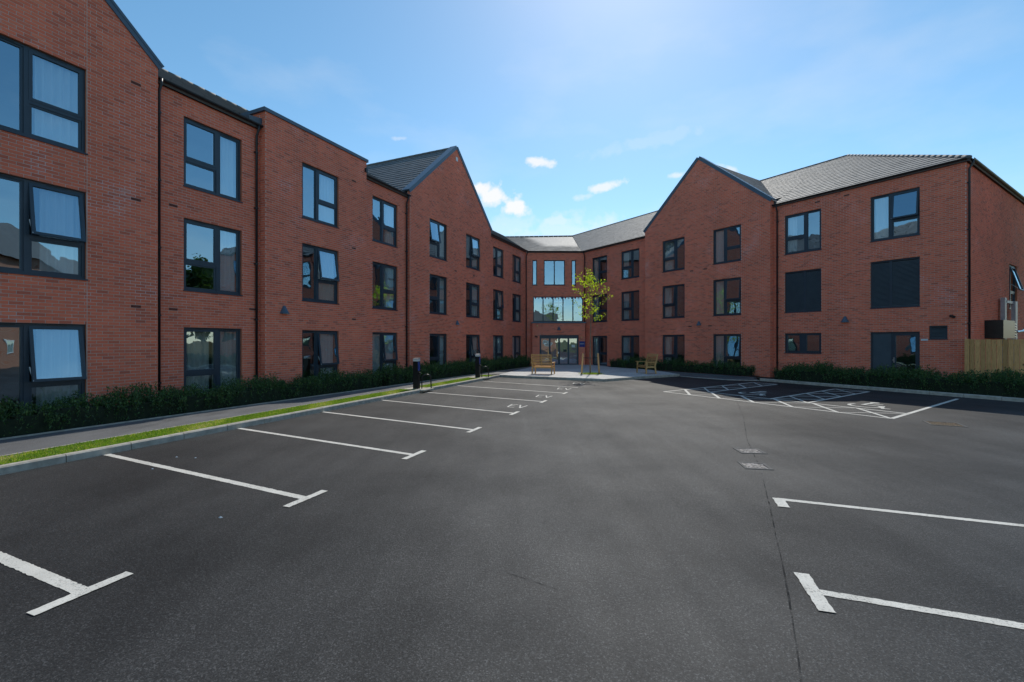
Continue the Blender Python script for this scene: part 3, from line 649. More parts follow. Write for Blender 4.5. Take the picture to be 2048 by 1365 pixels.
# end block: louvred panels on the first floor, kitchen window, door, vent grille
def louvre(F, a,b,z0,z1,split, name='louvre_panel', pitch=.052):
    mb = MB(); ring(mb,F,a,b,z0,z1,.058,-.135,-.055); cols = [(a+.058,b-.058)]
    if split:
        sm = a+(b-a)*split; bar(mb,F,sm-.04,sm+.04,z0+.058,z1-.058,-.135,-.057); cols = [(a+.058,sm-.04),(sm+.04,b-.058)]
    bar(mb,F,a+.03,b-.03,z0+.03,z1-.03,-.16,-.14)
    o = part(mb, name, 'frame_grey')
    for (p,q) in cols:
        n = int((z1-z0-.116)/pitch)
        for k in range(n):
            z = z0+.06+k*pitch; sb = MB(); P = lambda s,d,zz: F.p(s,d,zz)
            sb.hexa([P(p,-.062,z),P(q,-.062,z),P(q,-.13,z+.040),P(p,-.13,z+.040),P(p,-.060,z+.034),P(q,-.060,z+.034),P(q,-.13,z+.050),P(p,-.13,z+.050)])
            part(sb, 'slat', 'grille_dark', o)
    sl_ = MB(); bar(sl_,F,a-.02,b+.02,z0-.03,z0-.002,-.13,.03); part(sl_,'sill','frame_grey',o)
louvre(FR, *R3A, SILL[1], HEAD[1], .55); louvre(FR, *R3B, SILL[1], HEAD[1], .42); louvre(FR, -6.13,-5.58,2.025,2.55, None, 'vent_grille')
mb = MB(); a,b,z0,z1 = R3A[0],R3A[1],1.35,2.325; ring(mb,FR,a,b,z0,z1,.06,-.135,-.055); sm = a+.5*(b-a); bar(mb,FR,sm-.11,sm+.11,z0+.06,z1-.06,-.135,-.057)
o = part(mb,'window','frame_grey')
for p,q in ((a+.06,sm-.11),(sm+.11,b-.06)):
    rb = MB(); ring(rb,FR,p+.002,q-.002,z0+.062,z1-.062,.045,-.125,-.045); part(rb,'sash','frame_grey',o); pane(FR,p+.05,q-.05,z0+.11,z1-.11,-.10,o)
sl_ = MB(); bar(sl_,FR,a-.02,b+.02,z0-.03,z0-.002,-.13,.03); part(sl_,'sill','frame_grey',o)
a,b,z0,z1 = DOOR; sm = a+.44*(b-a); mb = MB(); ring(mb,FR,a,b,z0,z1,.055,-.135,-.055); bar(mb,FR,sm-.03,sm+.03,z0+.055,z1-.055,-.135,-.057)
o = part(mb,'door','frame_grey'); lb = MB(); bar(lb,FR,a+.058,sm-.033,z0+.02,z1-.058,-.125,-.075); part(lb,'door_leaf','grille_dark',o)
lb = MB(); ring(lb,FR,sm+.033,b-.058,z0+.02,z1-.058,.10,-.125,-.072); part(lb,'door_leaf','frame_grey',o); pane(FR,sm+.13,b-.155,z0+.12,z1-.155,-.10,o)
hb = MB(); bar(hb,FR,sm+.06,sm+.085,1.02,1.24,-.072,-.055); bar(hb,FR,sm+.02,sm+.085,1.12,1.14,-.055,-.025); part(hb,'handle','steel',o)
sb = MB(); bar(sb,FR,-6.38,-6.16,1.95,2.03,.008,.018); part(sb,'door_plate','white_plastic')
# centre glazing
for (a,b,z0,z1),nc in zip(CW,(1,2,1,5)):
    mb = MB(); ring(mb,FC,a,b,z0,z1,.06,-.135,-.055); cs = [a+.06]+[a+(b-a)*k/nc for k in range(1,nc)]+[b-.06]
    for x in cs[1:-1]: bar(mb,FC,x-.04,x+.04,z0+.06,z1-.06,-.135,-.057)
    o = part(mb,'window','frame_grey'); sl_ = MB(); bar(sl_,FC,a-.02,b+.02,z0-.03,z0-.002,-.13,.03); part(sl_,'sill','frame_grey',o)
    for k in range(nc): pane(FC, cs[k]+(.04 if k else 0), cs[k+1]-(.04 if k < nc-1 else 0), z0+.06, z1-.06, -.095, o)
a,b,z0,z1 = c0+.98,c0+3.98,.12,2.40; mb = MB(); ring(mb,FP,a,b,z0,z1,.06,-.135,-.055); bar(mb,FP,a+.06,b-.06,z1-.20,z1-.06,-.135,-.05)
o = part(mb,'entrance_door','frame_grey'); ws = [a+.06+(b-a-.12)*k/4 for k in range(5)]
for k in range(4):
    lb = MB(); ring(lb,FP,ws[k]+.003,ws[k+1]-.003,z0+.01,z1-.203,.065,-.125,-.07 if k in (0,3) else -.06); part(lb,'door_leaf','frame_grey',o); pane(FP,ws[k]+.065,ws[k+1]-.065,z0+.075,z1-.27,-.10,o)
hb = MB(); bar(hb,FP,ws[2]-.10,ws[2]-.03,.98,1.10,-.058,-.05); part(hb,'handle','steel',o)
for k,(cx,cz) in enumerate([((ws[3]+ws[4])/2+.02,1.55),((ws[2]+ws[3])/2+.1,1.2)]):
    mb = MB(); bar(mb,FP,cx-.13,cx+.13,cz-.09,cz+.09,-.097,-.094); part(mb,'notice',['white_plastic','black_paint'][k],o)
mb = MB(); bar(mb,FP,c0+4.02,c0+4.46,1.48,1.92,.008,.028); sg = mb.build('sign','sign_blue'); tag(sg,'small blue wall sign with a line of white lettering beside the entrance doors','sign')
mb = MB(); x = c0+4.06
for k in range(9):
    w_ = random.uniform(.02,.045); bar(mb,FP,x,x+w_,1.705,1.735+.012*(k%3==0),.029,.031); x += w_+.009
    if x > c0+4.40: break
mb.build('lettering','white_plastic',sg)
# big open end-wall window
mb = MB(); a,b,z0,z1 = fe0+6.93,fe0+8.55,3.45,5.55; window(FE,a,b,z0,z1,'R',22,.6)
# flag and bunting hanging in the glazing over the entrance
fx0,fx1,fz0,fz1 = c0+2.05,c0+3.0,4.62,5.22; W_, H_ = fx1-fx0, fz1-fz0
fl = MB(); D_ = -.17
def FQ(u,v,k=0): return FC.p(fx0+u*W_, D_+.01*math.sin(u*9)+k*.0015, fz0+v*H_)
for i in range(12): fl.quad(FQ(i/12,0),FQ((i+1)/12,0),FQ((i+1)/12,1),FQ(i/12,1))
fo = fl.build('flag','flag_blue'); tag(fo,'union flag hanging inside the first-floor glazing above the entrance','flag')
def fstripe(mb, p, q, w, k):
    p, q = Vector((p[0]*W_,p[1]*H_)), Vector((q[0]*W_,q[1]*H_)); d = (q-p).normalized(); n_ = Vector((-d.y,d.x))*w/2; m_ = 10
    for i in range(m_):
        a_, b_ = p+(q-p)*i/m_, p+(q-p)*(i+1)/m_; cl = lambda v: FQ(min(1,max(0,v.x/W_)),min(1,max(0,v.y/H_)),k); mb.quad(cl(a_-n_),cl(b_-n_),cl(b_+n_),cl(a_+n_))
for m_, lst in (('flag_white',[((0,0),(1,1),.12,1),((0,1),(1,0),.12,2),((.5,0),(.5,1),.20,4),((0,.5),(1,.5),.20,5)]),('flag_red',[((0,0),(1,1),.04,3),((0,1),(1,0),.04,3.4),((.5,0),(.5,1),.12,6),((0,.5),(1,.5),.12,7)])):
    q_ = MB()
    for p,r_,w_,k in lst: fstripe(q_,p,r_,w_,k)
    q_.build('flag_cross', m_, fo)
bo = empty('bunting', FC.p(c0+2.4,-.05,5.4)); tag(bo,'string of small red, white and blue pennants along the head of the entrance glazing','bunting')
for k in range(15):
    x = c0+.62+k*.26; q_ = MB(); q_.add([FC.p(x,-.045,5.36),FC.p(x+.16,-.045,5.36),FC.p(x+.08,-.043,5.20)],[(0,2,1),(0,1,2)][:1]); o = q_.build('pennant',('flag_red','flag_white','flag_blue')[k%3],bo); o.location = -Vector(bo.location)
# interiors: floors, back walls, party walls
def interior(F, s0,s1, splits, depth=5.0, zt=8.85):
    mb = MB()
    for z in (.06,2.75,5.82,zt-.1): mb.box(s0,s1,-depth,-.302,z,z+(.04 if z < 1 else .30 if z < 8 else .08), 0 if z>1 else 1, fn=F.p)
    mb.box(s0,s1,-depth-.1,-depth,.06,zt, fn=F.p)
    for s in splits: mb.box(s-.05,s+.05,-depth+.002,-.303,.06,zt, fn=F.p)
    part(mb,'interior',['interior','interior_floor'])
interior(FL, -1.8, 33.2, (2.5,7.0,10.1,14.6,18.2,22.1,26.2,29.4,32.9)); interior(FR,-26.9,-5.1,(-26.6,-23.4,-20.3,-16.3,-12.2,-9.0,-5.4)); interior(FC,c0,c1,(c0+.05,c1-.05),6)

# ---- roofs
def roof(F, poly, gauge=.335, tw=.33, name='roof'):
    """poly: convex [(s, d, z)] on one plane; tiles laid course by course up the slope"""
    P = [Vector(F.p(*q)) for q in poly]; n = (P[1]-P[0]).cross(P[-1]-P[0]).normalized()
    if n.z < 0: n = -n
    up = (Vector((0,0,1))-n*n.z).normalized(); ac = up.cross(n).normalized(); o = P[0]
    uv = [((p-o).dot(ac),(p-o).dot(up)) for p in P]
    mb = MB(); mb.add([tuple(p-n*.03) for p in P],[tuple(range(len(P)))]); mb.add([tuple(p-n*.10) for p in P],[tuple(range(len(P)))[::-1]])
    for i in range(len(P)):
        a_, b_ = P[i], P[(i+1)%len(P)]; mb.quad(tuple(a_-n*.10),tuple(b_-n*.10),tuple(b_-n*.03),tuple(a_-n*.03))
    r = part(mb, name, 'roof_tile'); vmin, vmax = min(q[1] for q in uv), max(q[1] for q in uv)
    def rng(v):
        xs = []
        for i in range(len(uv)):
            (x0,y0),(x1,y1) = uv[i], uv[(i+1)%len(uv)]
            if abs(y1-y0) < 1e-6:
                if abs(v-y0) < 1e-5: xs += [x0,x1]
                continue
            t = (v-y0)/(y1-y0)
            if -1e-6 <= t <= 1+1e-6: xs.append(x0+(x1-x0)*t)
        return (min(xs),max(xs)) if xs else None
    Q, R_ = [], []; nc = max(1,int(round((vmax-vmin)/gauge))); g = (vmax-vmin)/nc
    def pt(u,v,h): return tuple(o+ac*u+up*v+n*h)
    for k in range(nc):
        va, vb = vmin+k*g+1e-5, vmin+(k+1)*g-1e-5; ra, rb = rng(va), rng(vb)
        if not ra or not rb: continue
        lo, hi = min(ra[0],rb[0]), max(ra[1],rb[1]); i0 = math.floor(lo/tw); off = tw/2 if k%2 else 0
        for i in range(i0-1, math.ceil(hi/tw)+1):
            ua, ub = i*tw+off+.002, (i+1)*tw+off-.002
            a0,a1 = max(ua,ra[0]),min(ub,ra[1]); b0,b1 = max(ua,rb[0]),min(ub,rb[1])
            if a1 <= a0 and b1 <= b0: continue
            if a1 <= a0: a0 = a1 = min(max(ua,ra[0]),ra[1]) if ua > ra[0] else ra[0]; a0 = a1 = min(max((b0+b1)/2,ra[0]),ra[1])
            if b1 <= b0: b0 = b1 = min(max((a0+a1)/2,rb[0]),rb[1])
            h = .026+random.uniform(-.003,.004); e = random.uniform(-.004,.004); rr = random.random()
            Q.append([pt(a0,va+e,h),pt(a1,va+e,h),pt(b1,vb,.004),pt(b0,vb,.004)]); R_.append(rr)
            Q.append([pt(a0,va+e,-.002),pt(a1,va+e,-.002),pt(a1,va+e,h),pt(a0,va+e,h)]); R_.append(rr)
    t = quads_obj('tiles', np.array(Q), 'roof_tile', r, np.array(R_)); tag(t, kind='stuff'); return r
def zr(d): return EAVES + .04 - d*PITCH
OV = .14
RLs = FL.S.dot(Vector((-.71,46.4,0))); RRs = FR.S.dot(Vector((6.12,46.0,0)))
roof(FL, [(7.02,OV,zr(OV)),(10.10,OV,zr(OV)),(10.10,-RUN,zr(-RUN)),(7.02,-RUN,zr(-RUN))])
roof(FL, [(10.10,-1.9,zr(-1.9)),(14.73,-1.9,zr(-1.9)),(14.73,-RUN,zr(-RUN)),(10.10,-RUN,zr(-RUN))])
roof(FL, [(14.73,OV,zr(OV)),(17.86,OV,zr(OV)),(17.86,-RUN,zr(-RUN)),(14.73,-RUN,zr(-RUN))])
roof(FL, [(26.38,OV,zr(OV)),(32.75+.05,OV,zr(OV)),(RLs,-RUN,zr(-RUN)),(26.38,-RUN,zr(-RUN))])
roof(FL, [(RLs,-RUN,zr(-RUN)),(44,-2*RUN,zr(0)),(7,-2*RUN,zr(0)),(7,-RUN,zr(-RUN))][::1])
roof(FR, [(-26.7,OV,zr(OV)),(-20.30,OV,zr(OV)),(-20.30,-RUN,zr(-RUN)),(RRs,-RUN,zr(-RUN))])
roof(FR, [(-12.23,OV,zr(OV)),(-5.05+OV,OV,zr(OV)),(-5.05-RUN,-RUN,zr(-RUN)),(-12.23,-RUN,zr(-RUN))])
roof(FR, [(-20.3,-.9,zr(-.9)),(-12.23,-.9,zr(-.9)),(-12.23,-RUN,zr(-RUN)),(-20.3,-RUN,zr(-RUN))])
# hip end and the back slopes
roof(FE, [(fe0-OV,OV,zr(OV)),(fe0+2*RUN+OV,OV,zr(OV)),(fe0+RUN,-RUN,zr(-RUN))])
roof(FR, [(-5.05-RUN,-RUN,zr(-RUN)),(-5.05+OV,-2*RUN-OV,zr(OV)),(-36,-2*RUN-OV,zr(OV)),(RRs,-RUN,zr(-RUN))])
# centre roof plane between the two valleys
e0, e1 = FL.p(32.75,OV,0), FR.p(-26.65,OV,0); r0, r1 = FL.p(RLs,-RUN,0), FR.p(RRs,-RUN,0)
tc_ = lambda P,z: (FC.S.dot(Vector(P)), FC.N.dot(Vector(P))+FC.D, z)
roof(FC, [tc_(e0,zr(OV)),tc_(e1,zr(OV)),tc_(r1,zr(-RUN)-.02),tc_(r0,zr(-RUN)-.02)])
# cross gables
def cross_gable(F, s0,s1,ap,az,z1,depth=12.0):
    zc = lambda s: z1+(az-z1)*(1-abs(s-ap)/(ap-s0 if s < ap else s1-ap))
    for sa in (s0,s1):
        q = [(sa,-.28,z1),(ap,-.28,az),(ap,-depth,az),(sa,-depth,z1)]
        roof(F, [q[0],q[3],q[2],q[1]] if sa == s0 else q)
    for sa in (s0,s1):    # metal coping on the verge
        mb = MB(); sg_ = 1 if sa == s1 else -1; L = math.hypot(ap-sa, az-z1); nx, nz = (z1-az)/L*-sg_, abs(ap-sa)/L
        def cp(t, off, d): s = sa+(ap-sa)*t; z = z1+(az-z1)*t; return F.p(s+sg_*abs(nx)*off, d, z+nz*off)
        for (o0,o1,d0_,d1_) in ((.06,.13,-.38,.045),(-.05,.058,.010,.035)):
            mb.hexa([cp(-.012,o0,d1_),cp(1.0,o0,d1_),cp(1.0,o0,d0_),cp(-.012,o0,d0_),cp(-.012,o1,d1_),cp(1.0,o1,d1_),cp(1.0,o1,d0_),cp(-.012,o1,d0_)])
        c_ = part(mb,'verge_coping','coping_grey'); bm_flip(c_.data)
cross_gable(S1,-1.9,7.02,2.56,13.15,9.15); cross_gable(S5,17.86,26.38,22.12,12.85,9.15); cross_gable(R2,-20.30,-12.23,-16.33,12.65,9.15)
mb = MB(); mb.box(22.02,22.22,.008,.03,12.10,12.32, fn=S5.p); part(mb,'gable_plate','white_plastic')
# flat parapet coping
mb = MB(); mb.box(10.02,14.80,-.35,.05,9.375,9.49, fn=S3.p); mb.box(10.02,10.42,-2.6,-.352,9.375,9.488, fn=S3.p); mb.box(14.40,14.80,-2.6,-.352,9.375,9.488, fn=S3.p); part(mb,'parapet_coping','coping_grey')
mb = MB(); mb.box(10.35,14.5,-2.6,-.3,9.0,9.15, fn=S3.p); part(mb,'flat_roof','grille_dark')
# ridge and hip tiles
def ridge(pts, n):
    for i in range(n):
        a_ = Vector(pts[0])+(Vector(pts[1])-Vector(pts[0]))*((i+.02)/n); b_ = Vector(pts[0])+(Vector(pts[1])-Vector(pts[0]))*((i+.98)/n); mb = MB(); mb.tube([a_,b_],[.075,.082],8); part(mb,'ridge_tile','roof_tile',None,True)
ridge((FR.p(-5.05+OV,OV,zr(OV)+.02),FR.p(-5.05-RUN,-RUN,zr(-RUN))),26); ridge((FR.p(-5.05-RUN,-RUN,zr(-RUN)),FR.p(RRs,-RUN,zr(-RUN))),60); ridge((r0[:2]+(zr(-RUN),), r1[:2]+(zr(-RUN),)),14); ridge((FL.p(7.02,-RUN,zr(-RUN)),FL.p(RLs,-RUN,zr(-RUN))),75)
ridge((S5.p(22.12,-.4,12.88),S5.p(22.12,-12,12.88)),24)
# gutters, fascia, pipes
def gutter(F, s0,s1):
    n = 10; mb = MB(); r = .065; cd, cz = OV+.02, EAVES-.015
    prof = [(cd+r*math.cos(t), cz-r*math.sin(t)) for t in [math.pi*k/8 for k in range(9)]]
    for i in range(8):
        (d0,z0),(d1,z1) = prof[i],prof[i+1]; mb.quad(F.p(s0,d0,z0),F.p(s1,d0,z0),F.p(s1,d1,z1),F.p(s0,d1,z1)); mb.quad(F.p(s0,cd+(d0-cd)*.9,z0+.003),F.p(s0,cd+(d1-cd)*.9,z1+.003),F.p(s1,cd+(d1-cd)*.9,z1+.003),F.p(s1,cd+(d0-cd)*.9,z0+.003))
    part(mb,'gutter','pipe_black'); mb = MB(); mb.box(s0,s1,.009,.030,EAVES-.12,EAVES+.02, fn=F.p); mb.box(s0,s1,.03,OV,EAVES+.0,EAVES+.012, fn=F.p); part(mb,'fascia','pipe_black')
    mb = MB(); s = s0+.3
    while s < s1: mb.box(s-.012,s+.012,.031,OV-.03,EAVES-.075,EAVES-.002, fn=F.p); s += .8
    part(mb,'gutter_bracket','pipe_black')
for F,a,b in ((FL,7.03,10.09),(FL,14.74,17.85),(FL,26.39,32.66),(FR,-26.55,-20.31),(FR,-12.22,-5.0),(FE,fe0+.03,fe0+12.3),(FC,c0+.12,c1-.12)): gutter(F,a,b)
def downpipe(F, s, d=.07, ztop=EAVES-.08, off=.1):
    mb = MB(); mb.tube([F.p(s,d+off,ztop+.03),F.p(s,d+off,ztop-.10),F.p(s,d,ztop-.30),F.p(s,d,.12)],.036,10)
    o = part(mb,'downpipe','pipe_black',None,True); z = .8
    br_ = MB()
    while z < ztop-.4: br_.tube([F.p(s,d,z),F.p(s,d,z+.05)],.045,10); br_.box(s-.06,s+.06,.008,d,z+.01,z+.04,fn=F.p); z += 1.8
    part(br_,'pipe_bracket','pipe_black')
downpipe(FL,7.12,.12); downpipe(FL,9.96,.07); downpipe(FL,17.72,.07); downpipe(FL,32.55); downpipe(FR,-12.02,.07); downpipe(FR,-26.45); downpipe(FE,fe0+.10)
mb = MB(); mb.box(14.62,14.72,-.1,.09,EAVES+.0,EAVES+.16,fn=S3.p); part(mb,'hopper','pipe_black')
mb = MB(); mb.tube([FL.p(14.80,.03,.1),FL.p(14.80,.03,8.85)],.018,6); part(mb,'movement_joint','pipe_black')
mb = MB(); mb.hexa([FL.p(9.7,.12,EAVES-.10),FL.p(10.09,.12,EAVES-.10),FL.p(10.09,-.1,EAVES-.10),FL.p(9.7,-.1,EAVES-.10),FL.p(9.62,.16,EAVES+.14),FL.p(10.09,.16,EAVES+.22),FL.p(10.09,-.1,EAVES+.22),FL.p(9.62,-.1,EAVES+.16)]); part(mb,'roof_flashing','coping_grey')
# wall lights: half-cone hoods
def wall_light(F, s, z, sc=1):
    mb = MB(); n = 10; w = .15*sc; hgt = .24*sc
    ring_ = [(w*math.cos(math.pi*k/n), .008+.17*sc*math.sin(math.pi*k/n)) for k in range(n+1)]; top = [(x*.22,.008+(y-.008)*.3) for x,y in ring_]; b0_ = len(mb.v)
    vs = [F.p(s+x,y,z) for x,y in ring_]+[F.p(s+x,y,z+hgt) for x,y in top]; m_ = n+1
    mb.add(vs,[(i+1,i,m_+i,m_+i+1) for i in range(n)]+[tuple(range(m_)),tuple(range(m_,2*m_))[::-1]]); o = part(mb,'wall_light','coping_grey'); bm_flip(o.data)
    mb = MB(); mb.box(s-.05*sc,s+.05*sc,.02,.11*sc,z-.012,z-.001,fn=F.p); part(mb,'lamp_glass','white_plastic',o)
wall_light(S3,10.78,2.86,1.1); wall_light(S5,22.15,2.86); wall_light(R2,-16.3,2.86); wall_light(FR,-9.05,2.80,1.1); wall_light(FP,c0+2.46,2.78,1.1)
def camera_dome(F,s,z):
    mb = MB(); mb.box(s-.05,s+.05,.008,.05,z-.05,z+.05,fn=F.p); mb.tube([F.p(s,.05,z),F.p(s+.04,.14,z-.03),F.p(s+.12,.24,z-.05)],[.035,.05,.05],8); part(mb,'security_camera','black_paint')
camera_dome(FR,-5.46,2.92); camera_dome(FP,c0+.66,2.30)
for F,s,z in ((S1,6.42,8.42),(S1,6.42,5.51),(S1,6.42,2.81),(FL,7.42,5.6),(FL,7.42,2.76),(S3,13.9,8.36),(S3,13.9,5.6),(S3,13.9,2.78),(FL,9.75,2.9),(S5,21.9,5.85),(S5,24.0,5.85),(R2,-17.0,2.78),(R2,-15.7,2.78),(R2,-16.9,6.1),(R2,-16.0,6.1),(FR,-10.3,8.55),(FR,-9.1,8.55)):
    mb = MB(); z = round(z/CH)*CH; mb.box(s,s+.215,-.01,.0095,z+.006,z+.069,fn=F.p); part(mb,'air_brick','air_brick')
# plant on the end wall: condenser with louvred cowl, ducts
mb = MB(); mb.box(fe0+2.6,fe0+4.6,.008,.55,2.05,2.80,fn=FE.p); o = part(mb,'condenser_unit','black_paint')
for k in range(6): q_ = MB(); z = 2.12+k*.11; q_.hexa([FE.p(fe0+4.61,.0,z),FE.p(fe0+4.95,.0,z-.03),FE.p(fe0+4.95,.55,z-.03),FE.p(fe0+4.61,.55,z),FE.p(fe0+4.61,.0,z+.03),FE.p(fe0+4.95,.0,z),FE.p(fe0+4.95,.55,z),FE.p(fe0+4.61,.55,z+.03)]); part(q_,'slat','steel',o)
for a,b,d,z1 in ((4.85,5.15,.22,3.85),(6.35,6.75,.30,3.75)): mb = MB(); mb.box(fe0+a,fe0+b,d-.14,d,.1,z1,fn=FE.p); part(mb,'duct','duct_grey')
mb = MB(); mb.box(fe0+5.16,fe0+6.34,.12,.24,3.62,3.74,fn=FE.p); part(mb,'duct','duct_grey')
mb = MB(); mb.tube([FE.p(fe0+6.2,.36,2.35),FE.p(fe0+7.0,.42,2.40),FE.p(fe0+7.3,.4,2.45)],.05,8); part(mb,'flue','steel')
wall_light(FE, fe0+10.6, 2.55, 1.4)
# entrance corner lights and planters are too small to read; two hanging lamps by the doors
for s_,z_ in ((c0+.78,3.10),(c0+4.2,2.22)):
    mb = MB(); mb.tube([FP.p(s_,.06,z_-.05),FP.p(s_,.06,z_),FP.p(s_,.06,z_+.06)],[.03,.05,.02],8); part(mb,'porch_lamp','lamp_yellow')

# ------------------------------------------------------------------ fence on the right
f0 = Vector(FR.p(-5.02,.35,0)); fr_ = empty('board_fence', f0); tag(fr_,'tall pale timber board fence running from the end of the right wing','fence')
fm = []
for v_ in range(3):
    mb = MB(); w, h_ = .131, 2.0; tp = [.0,.004,-.005][v_]
    mb.hexa([(0,-.006,.08),(w,-.022,.08),(w,.0,.08),(0,.0,.08),(0,-.006,h_+tp),(w,-.022,h_+tp*.5),(w,0,h_+tp*.5),(0,0,h_+tp)]); o = mb.build('fence_board','fence_wood'); fm.append(o.data); bpy.data.objects.remove(o)
rot = math.atan2(FR.S.y, FR.S.x)
for i in range(52):
    o = bpy.data.objects.new('fence_board', fm[i%3]); COL.objects.link(o); o.parent = fr_; q = FR.S*(i*.142); o.location = (q.x,q.y,random.uniform(-.006,.006)); o.rotation_euler = (0,0,rot+random.uniform(-.006,.006))
for k in range(3):
    mb = MB(); z = .35+.7*k; mb.box(0,7.4,.004,.06,z,z+.08); o = mb.build('fence_rail','fence_wood',fr_); o.rotation_euler = (0,0,rot)
for k in range(4):
    mb = MB(); mb.box(k*2.4,k*2.4+.1,.062,.16,0,2.02); o = mb.build('fence_post','fence_wood',fr_); o.rotation_euler = (0,0,rot)

# ------------------------------------------------------------------ planting
def leaves(pos, up, size, aspect=.45):
    """diamond-shaped leaves: pos (n,3), up (n,3) direction, size (n,)"""
    n = len(pos); r = RNG.normal(size=(n,3)); side = np.cross(up, r); side /= np.linalg.norm(side,axis=1,keepdims=True)+1e-9
    t = pos+up*size[:,None]; m1 = pos+up*(size*.45)[:,None]+side*(size*aspect*.5)[:,None]; m2 = pos+up*(size*.45)[:,None]-side*(size*aspect*.5)[:,None]
    return np.stack([pos,m1,t,m2],1)
def hedge(F, s0,s1,d0,d1, h0, dens, label, zb=.10, size=.05, taper=0):
    root = empty('hedge', F.p((s0+s1)/2,(d0+d1)/2,zb)); tag(root, label, 'hedge', 'low hedges along the walls')
    L = s1-s0; nsp = int(L*(d1-d0)*dens); s = RNG.uniform(s0,s1,nsp); d = RNG.uniform(d0,d1,nsp)
    ed = np.minimum(np.minimum(d-d0,d1-d),np.minimum(s-s0,s1-s)); lump = .16*np.sin(s*2.1+1)+.12*np.sin(s*5.3)+.09*np.sin(s*11.3+d*5)
    hh = (h0+lump*.6+RNG.normal(0,.06,nsp))*np.clip(.72+ed*1.6,.6,1.0)
    per = 34; base = -np.array(F.N)*F.D
    t = np.concatenate([RNG.random((nsp,per//2))*1.0, .45+.55*RNG.random((nsp,per-per//2))],1)
    lean = RNG.normal(0,.10,(nsp,2))
    ss = s[:,None]+lean[:,:1]*t+RNG.normal(0,.028,(nsp,per)); dd = d[:,None]+lean[:,1:]*t+RNG.normal(0,.028,(nsp,per)); zz = zb+hh[:,None]*t
    pos = base + ss[...,None]*np.array(F.S)+dd[...,None]*np.array(F.N); pos[...,2] += zz; pos = pos.reshape(-1,3)
    up = RNG.normal(0,.55,pos.shape); up[:,2] = np.abs(up[:,2])+.55; up /= np.linalg.norm(up,axis=1,keepdims=True)
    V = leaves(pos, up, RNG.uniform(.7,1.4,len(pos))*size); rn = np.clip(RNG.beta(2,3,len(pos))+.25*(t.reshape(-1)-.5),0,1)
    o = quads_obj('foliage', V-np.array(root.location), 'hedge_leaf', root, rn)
    mb = MB(); n = max(4,int(L/.35))
    for i in range(n):
        a, b = s0+.12+(L-.24)*i/n, s0+.12+(L-.24)*(i+1)/n; hz_ = h0*.62+.05*math.sin(a*3); mb.box(a,b-.002,d0+.10,d1-.10,zb,zb+hz_,fn=F.p)
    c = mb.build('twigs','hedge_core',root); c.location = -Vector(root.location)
hedge(FL, 2.2,14.55,.50,1.32,.60,150,'long dark clipped hedge under the windows at the left, nearest the camera')
hedge(FL, 14.95,30.6,.40,1.30,.64,90,'dark hedge along the left wing behind the charging posts', size=.065)
hedge(FR,-23.0,-12.95,.40,.98,.60,90,'dark low hedge below the right gable, behind the far bench', .12, .065)
FK = Frame(*[0,0],0) if False else None
rn_ = Vector((rdir.y,-rdir.x,0)); FKR = Frame(rn_.x if rn_.x < 0 else -rn_.x, 0, 0)
nk = Vector((-rdir.y,rdir.x,0)); nk = nk if nk.x < 0 else -nk        # normal of the right kerb, towards the car park
FKR = Frame(nk.x, nk.y, 0); FKR.D = -FKR.N.dot(RK0); k0 = FKR.S.dot(RK0)
hedge(FKR, k0+.3, k0+13.5, -1.75,-.40,.66,95,'dark hedge behind the kerb of the wheelchair bays and in front of the fence', .09, .06)

# grass verge
def grass(n, t0, t1):
    t = RNG.uniform(t0,t1,n); o = RNG.uniform(.14,.86,n); k0_, kd_, kn_ = np.array(K0), np.array(kdir), np.array(kn)
    ok = np.ones(n,bool)
    for (ta,tb) in EVT: ok &= ~((t > ta) & (t < tb))
    patch = np.sin(t*1.9)+np.sin(t*3.7+o*6)+RNG.normal(0,.7,n); keep = ok & (patch > -1.7); t, o, patch = t[keep], o[keep], patch[keep]
    pos = k0_ - t[:,None]*kd_ + o[:,None]*kn_; pos[:,2] = .10; up = RNG.normal(0,.5,pos.shape); up[:,2] = 1; up /= np.linalg.norm(up,axis=1,keepdims=True)
    h_ = RNG.uniform(.018,.05,len(t)); V = leaves(pos, up, h_, .22); rn = np.clip(.42+RNG.normal(0,.24,len(t))+np.where(patch < -.6,.38,0),0,1); return V, rn
POST = [(-3.66,17.45),(-1.72,22.9)]
EVT = []
for p in POST: t_ = -(Vector((*p,0))-K0).dot(kdir); EVT.append((t_-.75,t_+.35))
g1, r1_ = grass(70000, 9.5, 24); g2, r2_ = grass(30000, .3, 9.5)
tag(quads_obj('grass', np.concatenate([g1,g2]), 'grass_blade', None, np.concatenate([r1_,r2_])), 'strip of bright green grass between footpath and kerb', 'grass', kind='stuff')

